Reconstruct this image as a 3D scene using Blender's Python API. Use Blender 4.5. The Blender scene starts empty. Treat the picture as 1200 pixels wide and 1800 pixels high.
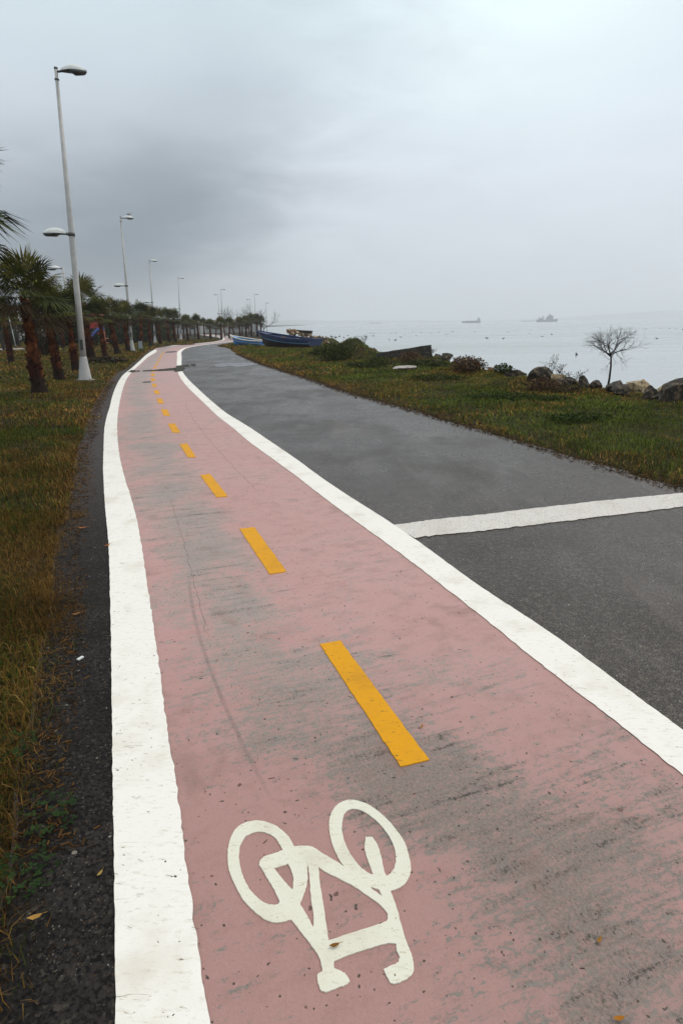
import bpy, bmesh, math, random
import numpy as np
from mathutils import Vector, Matrix, noise as mnoise
random.seed(7); rng = np.random.default_rng(11)
S = bpy.context.scene
COL = S.collection
R = math.radians

# ------------------------------------------------------------------ camera
FPX, CAMH, ROLL = 1100.0, 1.6, 0.014
PITCH = math.atan(331 / FPX)
cam_d = bpy.data.cameras.new('camera')
cam = bpy.data.objects.new('camera', cam_d); COL.objects.link(cam)
cam.location = (0, 0, CAMH)
_F = Vector((0, math.cos(PITCH), -math.sin(PITCH)))
_R0 = Vector((1, 0, 0)); _U0 = Vector((0, math.sin(PITCH), math.cos(PITCH)))
_R = _R0 * math.cos(ROLL) - _U0 * math.sin(ROLL)
_U = _R0 * math.sin(ROLL) + _U0 * math.cos(ROLL)
cam.rotation_euler = Matrix((_R, _U, -_F)).transposed().to_euler()
cam_d.sensor_fit = 'VERTICAL'; cam_d.sensor_height = 24.0
cam_d.lens = 24.0 * FPX / 1800.0
cam_d.clip_start = 0.05; cam_d.clip_end = 20000
S.camera = cam

# ------------------------------------------------------------------ node helpers
class NT:
    def __init__(s, tree): s.t = tree; s.n = tree.nodes; s.l = tree.links
    def node(s, ty, **kw):
        n = s.n.new(ty)
        for k, v in kw.items(): setattr(n, k, v)
        return n
    def put(s, sock, v):
        if v is None: return
        if isinstance(v, bpy.types.NodeSocket): s.l.new(v, sock)
        else:
            if isinstance(v, (tuple, list)) and len(v) == 3 and sock.type == 'RGBA': v = (*v, 1)
            sock.default_value = v
    def m(s, op, a, b=None, c=None, clamp=False):
        n = s.node('ShaderNodeMath', operation=op, use_clamp=clamp)
        s.put(n.inputs[0], a)
        if b is not None: s.put(n.inputs[1], b)
        if c is not None: s.put(n.inputs[2], c)
        return n.outputs[0]
    def mix(s, f, a, b, blend='MIX'):
        n = s.node('ShaderNodeMix', data_type='RGBA', blend_type=blend)
        s.put(n.inputs[0], f); s.put(n.inputs[6], a); s.put(n.inputs[7], b)
        return n.outputs[2]
    def ss(s, x, a, b, lo=0.0, hi=1.0):
        n = s.node('ShaderNodeMapRange', interpolation_type='SMOOTHSTEP')
        s.put(n.inputs[0], x); n.inputs[1].default_value = a; n.inputs[2].default_value = b
        n.inputs[3].default_value = lo; n.inputs[4].default_value = hi
        return n.outputs[0]
    def ramp(s, f, stops, interp='LINEAR'):
        n = s.node('ShaderNodeValToRGB'); cr = n.color_ramp; cr.interpolation = interp
        while len(cr.elements) < len(stops): cr.elements.new(0.5)
        for e, (p, c) in zip(cr.elements, stops):
            e.position = p; e.color = (*c, 1) if len(c) == 3 else c
        s.put(n.inputs[0], f); return n.outputs[0]
    def noise(s, vec, scale, detail=3.0, rough=0.55, dist=0.0):
        n = s.node('ShaderNodeTexNoise'); s.put(n.inputs['Vector'], vec)
        n.inputs['Scale'].default_value = scale; n.inputs['Detail'].default_value = detail
        n.inputs['Roughness'].default_value = rough; n.inputs['Distortion'].default_value = dist
        return n.outputs[0]
    def map(s, vec, sc=(1, 1, 1), rot=(0, 0, 0), loc=(0, 0, 0)):
        n = s.node('ShaderNodeMapping'); s.put(n.inputs[0], vec)
        n.inputs[1].default_value = loc; n.inputs[2].default_value = rot; n.inputs[3].default_value = sc
        return n.outputs[0]
    def coord(s, which='Object'): return s.node('ShaderNodeTexCoord').outputs[which]
    def uv(s): return s.node('ShaderNodeTexCoord').outputs['UV']
    def sep(s, v):
        n = s.node('ShaderNodeSeparateXYZ'); s.put(n.inputs[0], v); return n.outputs
    def attr(s, name): return s.node('ShaderNodeAttribute', attribute_name=name).outputs['Color']
    def bump(s, h, strength=0.5, dist=0.01):
        n = s.node('ShaderNodeBump'); s.put(n.inputs['Height'], h)
        n.inputs['Strength'].default_value = strength; n.inputs['Distance'].default_value = dist
        return n.outputs[0]

def material(name):
    m = bpy.data.materials.new(name); m.use_nodes = True
    t = NT(m.node_tree); b = m.node_tree.nodes['Principled BSDF']
    return m, t, b

# ------------------------------------------------------------------ world, sun, exposure
SUN_EL, SUN_AZ = R(52), R(60)          # soft light from over the sea, right of the view
W = bpy.data.worlds.new('World'); S.world = W; W.use_nodes = True
wt = NT(W.node_tree); bgA = W.node_tree.nodes['Background']; wout = W.node_tree.nodes['World Output']
sky = wt.node('ShaderNodeTexSky', sky_type='NISHITA', sun_disc=False)
sky.sun_elevation = SUN_EL; sky.sun_rotation = SUN_AZ; sky.air_density = 2.0; sky.dust_density = 4.0
wt.l.new(sky.outputs[0], bgA.inputs[0]); bgA.inputs[1].default_value = 0.08
d = wt.node('ShaderNodeTexCoord').outputs['Generated']
dx, dy, dz = wt.sep(d)
lo = wt.m('SUBTRACT', wt.noise(wt.map(d, (1, 1, 2.4)), 2.6, 4.0, 0.45, 0.2), 0.5)
md = wt.m('SUBTRACT', wt.noise(wt.map(d, (1, 1, 3.0), loc=(3, 1, 2)), 6.5, 5.0, 0.55, 0.4), 0.5)
e = wt.m('ADD', dz, wt.m('MULTIPLY', lo, 0.16)); a = wt.m('ADD', dx, wt.m('MULTIPLY', md, 0.22))
ec = wt.m('MULTIPLY_ADD', a, 0.34, 0.225)
q = wt.m('DIVIDE', wt.m('SUBTRACT', e, ec), 0.12)
band = wt.m('EXPONENT', wt.m('MULTIPLY', wt.m('MULTIPLY', q, q), -1.0))
D = wt.m('MULTIPLY', band, wt.ss(a, 0.08, -0.30))
low = wt.m('MULTIPLY', wt.ss(e, 0.13, 0.03), wt.ss(a, -0.10, -0.42))
D = wt.m('MAXIMUM', D, wt.m('MULTIPLY', low, 0.85))
light = wt.ramp(dz, [(0.0, (.65, .72, .785)), (.06, (.68, .745, .825)), (.2, (.75, .815, .91)), (.38, (.70, .82, .89)), (1.0, (1.0, .98, .95))])
q2 = wt.m('DIVIDE', wt.m('SUBTRACT', a, 0.25), 0.19); q3 = wt.m('DIVIDE', wt.m('SUBTRACT', e, 0.42), 0.17)
br = wt.m('EXPONENT', wt.m('MULTIPLY', wt.m('ADD', wt.m('MULTIPLY', q2, q2), wt.m('MULTIPLY', q3, q3)), -1.0))
light = wt.mix(wt.m('MULTIPLY', br, 0.95), light, (.95, 1.10, 1.13)); light = wt.mix(wt.m('MULTIPLY', wt.ss(dx, 0.0, .45), .5), light, wt.mix(1.0, light, (1.13, 1.12, 1.12), 'MULTIPLY'))
cl = wt.mix(wt.m('MULTIPLY', D, 1.0), light, (.195, .25, .31))
cl = wt.mix(1.0, cl, wt.ramp(wt.m('ADD', wt.m('MULTIPLY', md, 1.0), 0.5), [(0.2, (.945, .945, .95)), (0.8, (1.045, 1.045, 1.04))]), 'MULTIPLY')
bgB = wt.node('ShaderNodeBackground'); wt.l.new(cl, bgB.inputs[0]); bgB.inputs[1].default_value = 1.0
mx = wt.node('ShaderNodeMixShader'); mx.inputs[0].default_value = 0.93
wt.l.new(bgA.outputs[0], mx.inputs[1]); wt.l.new(bgB.outputs[0], mx.inputs[2]); wt.l.new(mx.outputs[0], wout.inputs[0])
sd = bpy.data.lights.new('sun', 'SUN'); sd.energy = 1.1; sd.angle = R(18); sd.color = (1, .93, .82)
sun = bpy.data.objects.new('sun', sd); COL.objects.link(sun)
sun.rotation_euler = (R(90) - SUN_EL, 0, -SUN_AZ + math.pi)
sdir = Vector((math.sin(SUN_AZ) * math.cos(SUN_EL), math.cos(SUN_AZ) * math.cos(SUN_EL), math.sin(SUN_EL)))
sun.rotation_euler = sdir.to_track_quat('Z', 'Y').to_euler()
S.view_settings.view_transform = 'Standard'; S.view_settings.look = 'None'
S.view_settings.exposure = 0.0; S.view_settings.gamma = 1.0
S.cycles.volume_bounces = 1
S.cycles.transparent_max_bounces = 12

# ------------------------------------------------------------------ object helpers
def link(o, parent=None):
    COL.objects.link(o)
    if parent is not None: o.parent = parent
    return o
def tag(o, label=None, cat=None, group=None, kind=None):
    if label: o['label'] = label
    if cat: o['category'] = cat
    if group: o['group'] = group
    if kind: o['kind'] = kind
    return o
def thing(name, label, cat, loc=(0, 0, 0), rz=0.0, group=None):
    o = bpy.data.objects.new(name, None); o.empty_display_size = .1; link(o)
    o.location = loc; o.rotation_euler = (0, 0, rz)
    return tag(o, label, cat, group)
def mesh_np(name, V, Fc, mat, parent=None, smooth=False, tint=None, uv=None):
    V = np.asarray(V, dtype=np.float32); me = bpy.data.meshes.new(name)
    Fc = np.asarray(Fc, dtype=np.int32); k = Fc.shape[1]
    me.vertices.add(len(V)); me.vertices.foreach_set('co', V.ravel())
    me.loops.add(Fc.size); me.loops.foreach_set('vertex_index', Fc.ravel())
    me.polygons.add(len(Fc)); me.polygons.foreach_set('loop_start', np.arange(0, Fc.size, k, dtype=np.int32))
    me.update(calc_edges=True)
    if smooth: me.polygons.foreach_set('use_smooth', np.ones(len(Fc), dtype=bool))
    if tint is not None:
        at = me.color_attributes.new('tint', 'FLOAT_COLOR', 'POINT')
        at.data.foreach_set('color', np.asarray(tint, dtype=np.float32).ravel())
    if uv is not None:
        u = me.uv_layers.new(name='UVMap'); u.data.foreach_set('uv', np.asarray(uv, dtype=np.float32)[Fc.ravel()].ravel())
    me.materials.append(mat)
    o = bpy.data.objects.new(name, me); return link(o, parent)
class MB:
    """collects primitive shapes into one mesh"""
    def __init__(s): s.v = []; s.f = []; s.t = []; s.sm = []
    def add(s, vs, fs, tint=None, smooth=False):
        b = len(s.v); s.v += [tuple(v) for v in vs]; s.f += [tuple(b + i for i in f) for f in fs]
        s.t += [tint or (1, 1, 1)] * len(vs); s.sm += [smooth] * len(fs); return s
    def box(s, c, sz, rz=0.0, M=None, taper=1.0, tint=None):
        vs = []
        for z in (-.5, .5):
            k = taper if z > 0 else 1
            for x, y in ((-.5, -.5), (.5, -.5), (.5, .5), (-.5, .5)):
                p = Vector((x * sz[0] * k, y * sz[1] * k, z * sz[2]))
                if rz: p = Matrix.Rotation(rz, 3, 'Z') @ p
                if M: p = M @ p
                vs.append(p + Vector(c))
        return s.add(vs, [(3, 2, 1, 0), (4, 5, 6, 7), (0, 1, 5, 4), (1, 2, 6, 5), (2, 3, 7, 6), (3, 0, 4, 7)], tint)
    def tube(s, pts, rad, n=8, cap=True, tint=None, smooth=True):
        pts = [Vector(p) for p in pts]
        if not hasattr(rad, '__len__'): rad = [rad] * len(pts)
        b = len(s.v); up = Vector((0, 0, 1)); prev = None
        for i, p in enumerate(pts):
            t = (pts[min(i + 1, len(pts) - 1)] - pts[max(i - 1, 0)]).normalized()
            if prev is None:
                x = t.cross(up)
                if x.length < 1e-3: x = Vector((1, 0, 0))
            else: x = prev - t * prev.dot(t)
            x.normalize(); prev = x; y = t.cross(x)
            for k in range(n):
                an = 2 * math.pi * k / n
                s.v.append(tuple(p + (x * math.cos(an) + y * math.sin(an)) * rad[i])); s.t.append(tint or (1, 1, 1))
        for i in range(len(pts) - 1):
            for k in range(n):
                s.f.append((b + i * n + k, b + i * n + (k + 1) % n, b + (i + 1) * n + (k + 1) % n, b + (i + 1) * n + k)); s.sm.append(smooth)
        if cap:
            s.f.append(tuple(b + k for k in range(n))[::-1]); s.sm.append(False)
            s.f.append(tuple(b + (len(pts) - 1) * n + k for k in range(n))); s.sm.append(False)
        return s
    def lathe(s, prof, n=16, c=(0, 0, 0), sx=1, sy=1, smooth=True):
        b = len(s.v)
        for r, z in prof:
            for k in range(n):
                an = 2 * math.pi * k / n
                s.v.append((c[0] + r * math.cos(an) * sx, c[1] + r * math.sin(an) * sy, c[2] + z)); s.t.append((1, 1, 1))
        for i in range(len(prof) - 1):
            for k in range(n):
                s.f.append((b + i * n + k, b + i * n + (k + 1) % n, b + (i + 1) * n + (k + 1) % n, b + (i + 1) * n + k)); s.sm.append(smooth)
        s.f.append(tuple(b + k for k in range(n))[::-1]); s.sm.append(False)
        s.f.append(tuple(b + (len(prof) - 1) * n + k for k in range(n))); s.sm.append(False)
        return s
    def build(s, name, mat, parent=None):
        me = bpy.data.meshes.new(name); me.from_pydata(s.v, [], s.f); me.update()
        me.polygons.foreach_set('use_smooth', s.sm)
        at = me.color_attributes.new('tint', 'FLOAT_COLOR', 'POINT')
        at.data.foreach_set('color', np.array([(*c, 1) for c in s.t], dtype=np.float32).ravel())
        me.materials.append(mat)
        o = bpy.data.objects.new(name, me); return link(o, parent)
def copy_tree(o, parent=None):
    c = o.copy(); link(c, parent)
    for ch in list(o.children): copy_tree(ch, c)
    return c

# ------------------------------------------------------------------ ground maths
def gz(y): return -0.0055 * (np.clip(y, 38, 125) - 38)
SEA = -1.15
def g(px, py, z=None):
    """where the ray through a point of the photograph meets the ground (or height z)"""
    dd = _F * FPX + _R * (px - 600) + _U * (900 - py)
    zz = 0.0 if z is None else z
    for _ in range(40):
        t = (zz - CAMH) / dd.z
        if z is not None: break
        zz = float(gz(dd.y * t))
    return dd.x * t, dd.y * t
def curve(pts_px, extra=(), before=()):
    P = [g(*p) for p in pts_px]
    P = sorted(P, key=lambda p: p[1])
    P = list(before) + P + list(extra)
    P = np.array(P); ys = P[:, 1]; xs = P[:, 0]
    yy = np.concatenate([np.arange(-14, 12, .08), np.arange(12, 160, .3)])
    # monotone-friendly cubic (pchip)
    h = np.diff(ys); dl = np.diff(xs) / h; m = np.zeros_like(xs)
    m[0] = dl[0]; m[-1] = dl[-1]
    for i in range(1, len(xs) - 1):
        m[i] = (dl[i - 1] * h[i] + dl[i] * h[i - 1]) / (h[i] + h[i - 1])
    k = np.clip(np.searchsorted(ys, yy) - 1, 0, len(h) - 1); t = (yy - ys[k]) / h[k]; tc = np.clip(t, 0, 1)
    X = ((2 * tc**3 - 3 * tc**2 + 1) * xs[k] + (tc**3 - 2 * tc**2 + tc) * h[k] * m[k] + (-2 * tc**3 + 3 * tc**2) * xs[k + 1] + (tc**3 - tc**2) * h[k] * m[k + 1])
    X = np.where(t < 0, xs[0] + m[0] * (yy - ys[0]), X)
    return lambda y: np.interp(y, yy, X)
cL0 = curve([(204,1800),(202,1600),(201,1500),(199,1400),(198,1300),(196,1160),(194.5,1060),(193,1000),(190,940),(187,912),(184.5,880),(182.7,850),(181.7,825),(182.5,790),(184.5,750),(188,733),(193,717),(197,700),(202,685),(208,672),(217,659),(229,649.5),(243,637),(256,625),(275,613.3),(300,605)],
            extra=[(-15.0, 60), (-14.6, 66), (-14.4, 74), (-15.2, 84), (-17.6, 98), (-22, 118), (-34, 158)])
cL1 = curve([(367,1800),(352,1700),(339,1600),(325,1500),(312,1400),(297,1300),(281,1180),(270,1100),(258,1020),(249,960),(241,915),(232,880),(222,848),(215.5,825),(210.5,800),(207.5,775),(206.5,750),(207.5,730),(210,712),(213,697),(217,682),(223,667),(231,655.5),(245,642),(258,630),(276,616.5)],
            extra=[(-13.9, 49), (-14.75, 60), (-14.3, 66), (-14.1, 74), (-14.9, 84), (-17.3, 98), (-21.7, 118), (-33.7, 158)])
cR0 = curve([(1200,1366),(1080,1270),(950,1170),(830,1072.5),(713.5,982),(600,899),(550,861),(512,831.5),(475,804.5),(435,775),(410,753.5),(385,734),(367,717),(350,700.5),(330,681),(319,667),(312.5,654),(311,642),(311.5,629),(313.5,617.5)],
            extra=[(-12.3, 52), (-12.7, 60), (-12.5, 66), (-12.4, 74), (-13.2, 84), (-15.6, 98), (-20, 118), (-32, 158)])
cR1 = curve([(1200,1286.5),(1100,1212.5),(975,1120),(850,1037),(725,946.5),(690,922.5),(600,864.5),(560,837),(525,811),(475,776.5),(435,749.5),(400,728),(375,708),(350,685.5),(332,668),(322,655),(319.5,642),(319.5,629),(320.5,617.5)],
            extra=[(-12.05, 52), (-12.45, 60), (-12.25, 66), (-12.15, 74), (-12.95, 84), (-15.35, 98), (-19.7, 118), (-31.7, 158)])
cE = curve([(1200,858),(1133,840),(1093,827),(1033,810),(967,792),(913,775),(850,757),(808,745.5),(758,730.5),(692,712),(637,697.5),(596,685),(558,671),(504,654),(452,637),(430,627),(415,621),(400,612)],
           extra=[(-10.5, 56), (-10.6, 60), (-10.6, 66), (-10.6, 74), (-11.4, 84), (-13.8, 98), (-18, 118), (-30, 158)], before=[(5.2, -12), (4.5, 0)])
cG = curve([(27,1800),(58,1622),(84,1511),(84,1400),(84,1311),(97,1285),(104,1215),(107,1157),(117,1110),(123,1063),(123,982),(130,923),(137,900),(147,830),(149,790),(160,765),(165,740),(175,710),(185,692),(200,668),(212,656),(224,649),(240,636),(254,624),(273,612.5),(298,604.3)],
           extra=[(-15.3, 60), (-14.9, 66), (-14.7, 74), (-15.5, 84), (-17.9, 98), (-22.3, 118), (-34.3, 158)])
_sh = np.array([(-30, 11.5), (-12, 9.0), (0, 8.3), (8, 7.4), (12.5, 6.5), (15, 5.6), (17.5, 4.9), (20, 4.5), (26, 4.0), (32, 3.0), (38, 1.4), (43, .2), (48, -1.2), (56, -1.8), (64, -1.4), (72, -.6), (78, -.9), (84, -4.0), (92, -7.0), (110, -10.5), (150, -18), (260, -34), (600, -90)])
def cS(y): return np.interp(y, _sh[:, 0], _sh[:, 1])

def vnoise(x, y, s, seed=0.0):
    """cheap smooth value noise, vectorised, in [-1,1]"""
    x = np.asarray(x, float) * s + seed * 17.3; y = np.asarray(y, float) * s + seed * 7.7
    xi = np.floor(x); yi = np.floor(y); fx = x - xi; fy = y - yi
    def hsh(a, b): 
        v = np.sin(a * 127.1 + b * 311.7) * 43758.5453
        return v - np.floor(v)
    fx = fx * fx * (3 - 2 * fx); fy = fy * fy * (3 - 2 * fy)
    return 2 * ((hsh(xi, yi) * (1 - fx) + hsh(xi + 1, yi) * fx) * (1 - fy) + (hsh(xi, yi + 1) * (1 - fx) + hsh(xi + 1, yi + 1) * fx) * fy) - 1
def sst(x, a, b):
    t = np.clip((x - a) / (b - a), 0, 1); return t * t * (3 - 2 * t)
MOUNDS = []   # (x, y, rx, ry, h)
def mound_px(px, py, rx, ry, h):
    x, y = g(px, py); MOUNDS.append((x, y, rx, ry, h))
mound_px(628, 634, 0.85, 1.3, 0.72); mound_px(600, 636, .8, 1.0, .42)
mound_px(560, 628, 1.6, 1.6, .12); mound_px(720, 640, 1.5, 1.6, .22); mound_px(800, 664, 1.2, 1.2, .16)
mound_px(905, 682, 0.8, 0.8, .16); mound_px(960, 690, 0.7, .7, .12)
def height(x, y):
    x = np.asarray(x, float); y = np.asarray(y, float)
    base = gz(y); e = x - cE(y); l = cG(y) - x
    n = vnoise(x, y, .7, 1) * .5 + vnoise(x, y, 1.9, 2) * .3 + vnoise(x, y, 5, 3) * .2
    hr = sst(e, 0.0, .5) * .05 + sst(e, .3, 1.8) * (.05 + .06 * n)
    for mx_, my_, rx, ry, hh in MOUNDS:
        hr = hr + sst(e, 0, .8) * hh * np.exp(-(((x - mx_) / rx)**2 + ((y - my_) / ry)**2)) * (1 + .25 * n)
    hl = sst(l, 0.0, .5) * .035 + sst(l, .3, 2.0) * (.03 + .04 * n)
    z = base - .03 + np.where(e > 0, hr + .03 * sst(e, 0, .15), 0) + np.where(l > 0, hl + .03 * sst(l, 0, .15), 0)
    s = x - cS(y)
    z = z - sst(s, -.2, 3.2) * 2.4
    return z

# ------------------------------------------------------------------ materials
def leafmat(name, rough=.6, spec=.25, trans=.15):
    m, t, b = material(name); c = t.attr('tint')
    t.put(b.inputs['Base Color'], c); b.inputs['Roughness'].default_value = rough
    b.inputs['Specular IOR Level'].default_value = spec
    return m
M = {}
M['leaf'] = leafmat('leaf', .65, .06); M['grass'] = leafmat('grass_blades', .8, .03)
# asphalt
def mk_asphalt():
    m, t, b = material('asphalt'); P = t.coord()
    n1 = t.noise(P, .55, 4, .6); n2 = t.noise(P, 70, 2, .7); n3 = t.noise(t.map(P, (1, .35, 1)), 2.3, 3, .6)
    vor = t.node('ShaderNodeTexVoronoi'); t.put(vor.inputs['Vector'], P); vor.inputs['Scale'].default_value = 105
    g1 = t.sep(vor.outputs['Color'])[0]
    c = t.mix(t.ss(n1, .35, .68), (.036, .024, .015), (.064, .045, .033))
    c = t.mix(t.ss(n3, .5, .75), c, (.095, .073, .062))
    c = t.mix(t.m('MULTIPLY', t.ss(g1, .72, .98), .6), c, (.16, .135, .11))
    c = t.mix(t.m('MULTIPLY', t.ss(n2, .56, .38), .75), c, (.010, .008, .007))
    n6 = t.noise(P, 24, 3, .8); c = t.mix(t.m('MULTIPLY', t.ss(n6, .53, .62), .5), c, (.13, .10, .08)); c = t.mix(t.m('MULTIPLY', t.ss(n6, .47, .38), .6), c, (.016, .011, .008))
    n7 = t.noise(t.map(P, (1, .22, 1), rot=(0, 0, R(-22))), 1.6, 4, .65, .6); c = t.mix(t.m('MULTIPLY', t.ss(n7, .52, .68), .5), c, (.12, .095, .085))
    spk = t.noise(P, 38, 1, .5); c = t.mix(t.ss(spk, .735, .76), c, (.28, .25, .2))
    t.put(b.inputs['Base Color'], c)
    t.put(b.inputs['Roughness'], t.m('ADD', t.ss(n1, .3, .7, .42, .20), t.m('MULTIPLY', t.m('SUBTRACT', n3, .5), -.3)))
    hh = t.m('ADD', t.m('MULTIPLY', vor.outputs['Distance'], 1.0), n2)
    t.put(b.inputs['Normal'], t.bump(hh, .65, .006))
    b.inputs['Specular IOR Level'].default_value = .33
    return m
M['asphalt'] = mk_asphalt()
_sk = np.array([g(331, 1005), g(345, 1080), g(365, 1170), g(395, 1245), g(440, 1340), g(490, 1425)])
_skc = np.polyfit(_sk[:, 1], _sk[:, 0], 2); SKY0, SKY1 = _sk[:, 1].min(), _sk[:, 1].max()
_ck = np.array([g(300, 880), g(322, 950), g(350, 1060), g(372, 1150)])
_ckc = np.polyfit(_ck[:, 1], _ck[:, 0], 2)
_ck2 = np.array([g(330, 720), g(360, 765), g(384, 793), g(402, 812), g(455, 860), g(480, 895)])
_ck2c = np.polyfit(_ck2[:, 1], _ck2[:, 0], 2)
def mk_pink():
    m, t, b = material('pink_lane'); P = t.coord(); x, y, z = t.sep(P)
    uv = t.sep(t.uv()); u, v = uv[0], y
    Q = t.map(P, rot=(0, 0, R(-21)))               # x' runs across the lane, y' along it
    big = t.noise(Q, 1.3, 4, .62, .5); mid = t.noise(t.map(Q, (1, 1.5, 1)), 6.5, 4, .65)
    rows = t.noise(t.map(Q, (2.2, 17, 1)), 1.0, 4, .7, .5)
    clot = t.noise(t.map(Q, (30, 52, 1)), 1.0, 5, .8, .7); fleck = t.noise(t.map(Q, (88, 56, 1)), 1.0, 5, .85, .8)
    grit = t.noise(P, 190, 2, .7); spots = t.noise(P, 22, 2, .5); tiny = t.noise(P, 55, 1, .5)
    pink = t.mix(big, (.47, .255, .235), (.55, .325, .30))
    pink = t.mix(t.m('MULTIPLY', t.ss(mid, .45, .7), .6), pink, (.38, .215, .19))
    pink = t.mix(t.m('MULTIPLY', t.ss(grit, .5, .75), .35), pink, (.26, .15, .13))
    cw = t.m('ABSOLUTE', t.m('SUBTRACT', u, t.m('ADD', t.m('ADD', .27, t.ss(v, 2.5, 1.4, 0.0, .30)), t.m('MULTIPLY', t.m('SUBTRACT', t.noise(Q, .6, 2, .5), .5), .35))))
    band = t.ss(cw, .34, .0)
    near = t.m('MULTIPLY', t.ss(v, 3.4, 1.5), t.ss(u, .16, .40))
    w = t.m('ADD', t.m('MULTIPLY', band, .39), t.m('MULTIPLY', t.m('SUBTRACT', big, .5), 1.3))
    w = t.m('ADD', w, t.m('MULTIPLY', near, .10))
    zone0 = t.ss(w, .06, .52)
    w = t.m('ADD', w, t.m('MULTIPLY', t.m('SUBTRACT', rows, .5), 1.05))
    zone = t.ss(w, .12, .48)
    w = t.m('ADD', w, t.m('MULTIPLY', t.m('SUBTRACT', clot, .5), 2.3))
    w = t.m('ADD', w, t.m('MULTIPLY', t.m('SUBTRACT', mid, .5), .4))
    wear = t.ss(w, .20, .36)
    grey = t.mix(clot, (.26, .235, .212), (.36, .335, .31))
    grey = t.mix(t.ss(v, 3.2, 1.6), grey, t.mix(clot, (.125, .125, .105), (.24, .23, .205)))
    c = t.mix(t.m('MULTIPLY', t.ss(v, 3.6, 1.2), .45), pink, (.30, .155, .135)); c = t.mix(t.m('MULTIPLY', zone0, .38), c, grey); c = t.mix(t.m('MULTIPLY', wear, t.ss(clot, .35, .6, .35, .85)), c, grey)  # pink darkened toward the near end: lens vignette and some dirt painted in
    dots = t.noise(t.map(Q, (120, 78, 1)), 1.0, 3, .8, .4); c = t.mix(t.m('MULTIPLY', t.ss(dots, .545, .60), t.m('ADD', .06, t.m('MULTIPLY', zone, .50))), c, (.075, .068, .055)); c = t.mix(t.m('MULTIPLY', t.ss(dots, .46, .40), t.m('MULTIPLY', zone, .35)), c, (.42, .34, .30))
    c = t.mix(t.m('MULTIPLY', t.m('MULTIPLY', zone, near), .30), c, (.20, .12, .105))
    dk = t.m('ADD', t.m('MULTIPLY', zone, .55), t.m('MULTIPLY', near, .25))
    pit = t.m('MULTIPLY', t.ss(t.m('ADD', fleck, t.m('ADD', t.m('MULTIPLY', t.m('SUBTRACT', rows, .5), .75), t.m('MULTIPLY', t.m('SUBTRACT', mid, .5), .45))), .60, .70), t.m('ADD', .05, t.m('MULTIPLY', dk, 1.2)))
    c = t.mix(pit, c, (.040, .034, .026))
    rid = t.m('MULTIPLY', t.ss(rows, .60, .72), t.m('MULTIPLY', t.ss(clot, .48, .62), dk))
    c = t.mix(t.m('MULTIPLY', rid, .5), c, (.085, .075, .055))
    streak, fine = rows, fleck
    c = t.mix(t.ss(spots, .73, .77), c, (.13, .065, .05))
    c = t.mix(t.ss(tiny, .72, .75), c, (.07, .045, .035))
    stain = t.noise(t.map(P, loc=(5, 2, 0)), 2.6, 4, .65, .5); c = t.mix(t.m('MULTIPLY', t.ss(stain, .55, .75), .5), c, (.24, .135, .11))
    # rubber mark and hairline cracks
    def line(cf, width, y0, y1, wob=.0):
        yy = t.m('ADD', t.m('MULTIPLY', t.m('MULTIPLY', y, y), float(cf[0])), t.m('ADD', t.m('MULTIPLY', y, float(cf[1])), float(cf[2])))
        if wob: yy = t.m('ADD', yy, t.m('MULTIPLY', t.m('SUBTRACT', t.noise(P, 7, 3, .6), .5), wob))
        dd = t.m('ABSOLUTE', t.m('SUBTRACT', x, yy))
        return t.m('MULTIPLY', t.ss(dd, width, width * .25), t.m('MULTIPLY', t.ss(y, y0 - .05, y0 + .3), t.ss(y, y1 + .05, y1 - .4)))
    c = t.mix(t.m('MULTIPLY', line(_skc, .015, SKY0, SKY1), t.ss(mid, .25, .65, .55, .22)), c, (.13, .095, .092))
    c = t.mix(t.m('MULTIPLY', line(_ckc, .004, 2.9, 6.0, .06), .6), c, (.10, .07, .065))
    c = t.mix(t.m('MULTIPLY', line(_ck2c, .008, 6.0, 13.5, .08), .5), c, (.11, .08, .075))
    # slab joints running across
    fr = t.m('ABSOLUTE', t.m('SUBTRACT', t.m('FRACT', t.m('ADD', t.m('DIVIDE', t.sep(Q)[1], 3.1), .37)), .5))
    c = t.mix(t.m('MULTIPLY', t.ss(fr, .004, .001), t.ss(streak, .42, .58, .05, .5)), c, (.11, .08, .07))
    t.put(b.inputs['Base Color'], c)
    wet = t.ss(v, 9, 26)
    t.put(b.inputs['Roughness'], t.m('SUBTRACT', t.m('ADD', .52, t.m('MULTIPLY', wear, .1)), t.m('MULTIPLY', wet, .14)))
    hgt = t.m('ADD', t.m('MULTIPLY', grit, .6), t.m('ADD', t.m('MULTIPLY', fine, .9), t.m('ADD', t.m('MULTIPLY', rid, -1.2), t.m('MULTIPLY', clot, .5))))
    t.put(b.inputs['Normal'], t.bump(hgt, .6, .005))
    return m
M['pink'] = mk_pink()
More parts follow.
